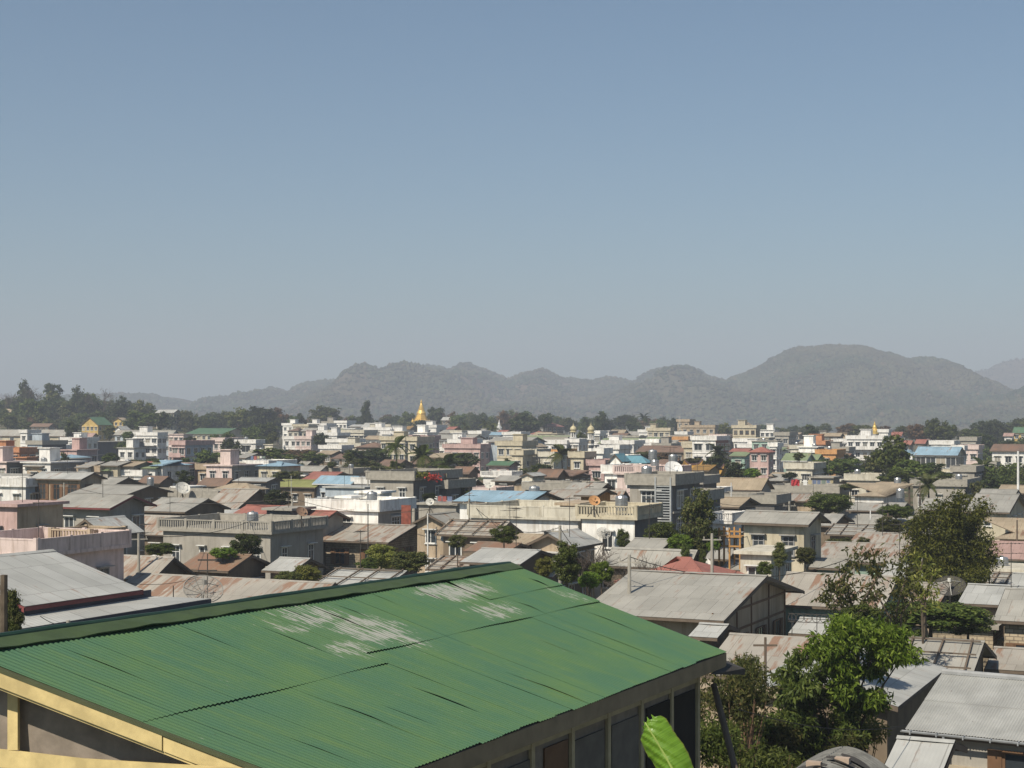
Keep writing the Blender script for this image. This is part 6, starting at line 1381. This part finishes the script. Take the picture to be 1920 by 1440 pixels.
belt(0, 520, 850, 900, 270, 420, 16, 16, 30, ['mid', 'olive', 'dark'], 'small garden tree between the left middle houses', 'small garden trees at the left', 16)
belt(560, 1100, 848, 892, 260, 400, 18, 14, 28, ['mid', 'olive', 'dark'], 'small garden tree between the central houses', 'small garden trees in the centre', 14)
belt(1100, 1600, 840, 900, 250, 400, 16, 14, 26, ['mid', 'olive', 'dark'], 'small garden tree between the right middle houses', 'small garden trees at the right', 14)
# ================================================================ more of the far town: small blocks filling the bands between the named houses
fr = random.Random(31)
ZONES = [(560, 760, 803, 820, 'left of the golden pagoda'), (800, 960, 806, 822, 'below the golden pagoda'), (960, 1070, 812, 824, 'left of the minarets'), (1110, 1215, 812, 834, 'between the minarets and the hotel'), (1215, 1370, 812, 840, 'below the hotel'),
         (1420, 1590, 818, 846, 'right of the tall cream house'), (1600, 1720, 828, 850, 'near the gold spire'), (0, 210, 845, 880, 'in the left middle distance'), (210, 330, 846, 884, 'near the shaded school'), (400, 560, 840, 872, 'right of the pink balcony house')]
WN = dict(W='white', C='cream', I='ivory', M='pale pink', V='bright white', T='tan', G='grey', U='pale blue', O='orange', P='pink')
used = set()
for x0, x1, y0, y1, zn in ZONES:
    n = int((x1 - x0) / 17)
    for i in range(n):
        x = x0 + (x1 - x0) * (i + fr.random()) / n; y = fr.uniform(y0, y1); w_ = fr.uniform(16, 34) * (1 + (y - 800) / 120)
        d = 620 - (y - 805) * 5.4 + fr.uniform(-25, 25); d = max(270, d)
        for t_ in range(40):
            wl = fr.choice('WVWCIVWVWGTVWCVIMVU' if x > 500 else 'WCTGMWUP'); st_ = fr.choice(['one', 'two', 'three']); kd = fr.choice('ffg'); rf = fr.choice('LGTNRYUG')
            RN = dict(L='pale', G='grey', T='tan', N='brown', R='red', Y='pale green', U='blue')
            lb = 'small %s %s %s' % (WN[wl], ('flat roofed block' if kd == 'f' else 'house with a %s roof' % RN[rf]) + ('', ' and balconies', ' and a roof room')[0], zn)
            if lb not in used: break
        if lb in used:
            k_ = 2
            lb = lb.replace('small ', 'narrow ' if w_ < 24 else 'wide ')
            if lb in used: continue
        used.add(lb)
        try:
            if kd == 'f': f(x - w_, x, None, y, d, wl, lb, D=fr.uniform(6, 9), bal=fr.random() < .35, par=fr.choice(['solid', 'solid', 'none']), side=None if fr.random() < .6 else fr.choice('GX'), ww=fr.choice([1.1, 1.5, 1.9]), wh=fr.choice([1.2, 1.6]))
            else: g(x - w_, x, None, y + 3, d, y - 3, rf, wl, lb, D=fr.uniform(6, 10), hip=fr.random() < .3, ww=fr.choice([1.1, 1.5]))
        except Exception as ex: pass
# small things on the roofs
_am = None
def short(l, n=12):
    ws = l.split(); 
    if len(ws) > n:
        ws = ws[:n]
        while ws[-1] in ('a', 'the', 'of', 'with', 'and', 'over', 'to', 'by', 'at', 'in', 'its', 'or'): ws.pop()
    return ' '.join(ws)
def antenna_mesh():
    m = MB().bar((0, 0, 0), (0, 0, 3.4), .03, 0, .02, 5)
    for z, n_ in ((3.3, 6), (2.7, 4)):
        m.bar((-.7, 0, z), (.7, 0, z), .018)
        for k in range(n_): x = -.65 + 1.3 * k / (n_ - 1); m.bar((x, -.3 - .03 * k, z), (x, .3 + .03 * k, z), .012)
    return m.mesh('antenna', M_IRON)
AM = antenna_mesh(); r3 = random.Random(12)
near = [b for b in BLD if 88 < b[6] < 300 and not b[0].name.startswith('corr')]
for b in r3.sample(near, 46):
    e_, lb, W_, D_, ze, kd, dd, x0, x1, y0, y1 = b; z = ze + (-.85 if kd == 'f' else .2)
    p = e_.matrix_basis @ Vector((x0 * r3.uniform(.2, .8), y0 + (y1 - y0) * r3.uniform(.3, .6), z)); a_ = inst('antenna', AM, None, p, (0, 0, r3.uniform(0, 3))); tag(a_, 'thin antenna on the ' + short(lb), 'antenna')
fl = [b for b in BLD if b[5] == 'f' and 110 < b[6] < 480 and b[2] > 4]
TM = _tk
for b in r3.sample(fl, min(34, len(fl))):
    e_, lb, W_, D_, ze, kd, dd, x0, x1, y0, y1 = b
    p = e_.matrix_basis @ Vector((x0 * r3.uniform(.15, .85), y0 + min(D_ * .8, r3.uniform(1, 3)), ze - .85 if 1 else 0)); o = inst('water_tank', TM, None, p, (0, 0, 1)); tag(o, 'tank on the ' + short(lb), 'water tank')
# laundry lines
LC = [plain('cloth_' + n_, c_, .85) for n_, c_ in (('white', (.7, .7, .68)), ('red', (.32, .10, .09)), ('blue', (.14, .18, .28)), ('yellow', (.42, .36, .22)), ('green', (.16, .2, .17)))]
for b in r3.sample([b for b in fl if 150 < b[6] < 300], 4):
    e_, lb, W_, D_, ze, kd, dd, x0, x1, y0, y1 = b; zz = ze - .85; L_ = min(5, abs(x0) * .8); m = MB()
    m.bar((0, 0, 0), (0, 0, 1.7), .03).bar((L_, 0, 0), (L_, 0, 1.7), .03).bar((0, 0, 1.65), (L_, 0, 1.62), .01)
    x = .2
    while x < L_ - .5:
        w_ = r3.uniform(.35, .7); h_ = r3.uniform(.4, .8); m.poly([(x, .01, 1.64), (x + w_, .01, 1.64), (x + w_ * .96, .06, 1.64 - h_), (x + .04, -.04, 1.64 - h_)], None, 1 + r3.randrange(5)); x += w_ + .12
    o = m.build('clothes_line', [M_IRON] + LC, None, e_.matrix_basis @ Vector((-L_ - .4, .5, zz)), e_.rotation_euler); tag(o, 'washing line on the ' + short(lb, 11), 'clothes line')
# street poles with cables
PS = [(548, 930, 975, 150), (880, 935, 985, 135), (1050, 985, 1040, 100), (1180, 1040, 1100, 85), (1335, 1000, 1070, 100), (1480, 940, 1010, 140), (1600, 1040, 1100, 98), (260, 1000, 1060, 108), (120, 905, 950, 190), (690, 880, 925, 240), (1010, 860, 900, 300), (1240, 900, 960, 190)]
LBP = ['beside the red roofs', 'before the pale blue roof', 'by the tan gable', 'behind the large plain grey roof', 'beside the cream house annex', 'right of the rusty tan house', 'behind the broad rust patched roof', 'right of the pink terrace', 'by the dark open upper storey', 'behind the unfinished house', 'by the old brown roof', 'right of the grey stair tower']
prev = None; PP = []
for (x, yt, yb, dd), l_ in zip(PS, LBP):
    a = pt(x, yt, dd); g0 = ground(a.x, a.y); m = MB().bar((0, 0, 0), (0, 0, a.z - g0), .13, 0, .09, 8).bar((-.6, 0, a.z - g0 - .4), (.6, 0, a.z - g0 - .4), .05)
    for k in (-.5, 0, .5): m.bar((k, 0, a.z - g0 - .4), (k, 0, a.z - g0 - .2), .04)
    tag(m.build('utility_pole', M_CON, None, (a.x, a.y, g0), (0, 0, r3.uniform(-.5, .5))), 'concrete utility pole ' + l_, 'utility pole'); PP.append((x, yt + 4, dd, l_))
for i, j in ((0, 1), (1, 2), (2, 3), (3, 6), (4, 5), (7, 0), (8, 0), (9, 10), (10, 11), (11, 5), (1, 11)):
    p, q = PP[i], PP[j]; wire(p[:2], q[:2], p[2], q[2], 'cable from the pole %s to one %s' % (short(p[3], 5), short(q[3], 5)), 1.2)
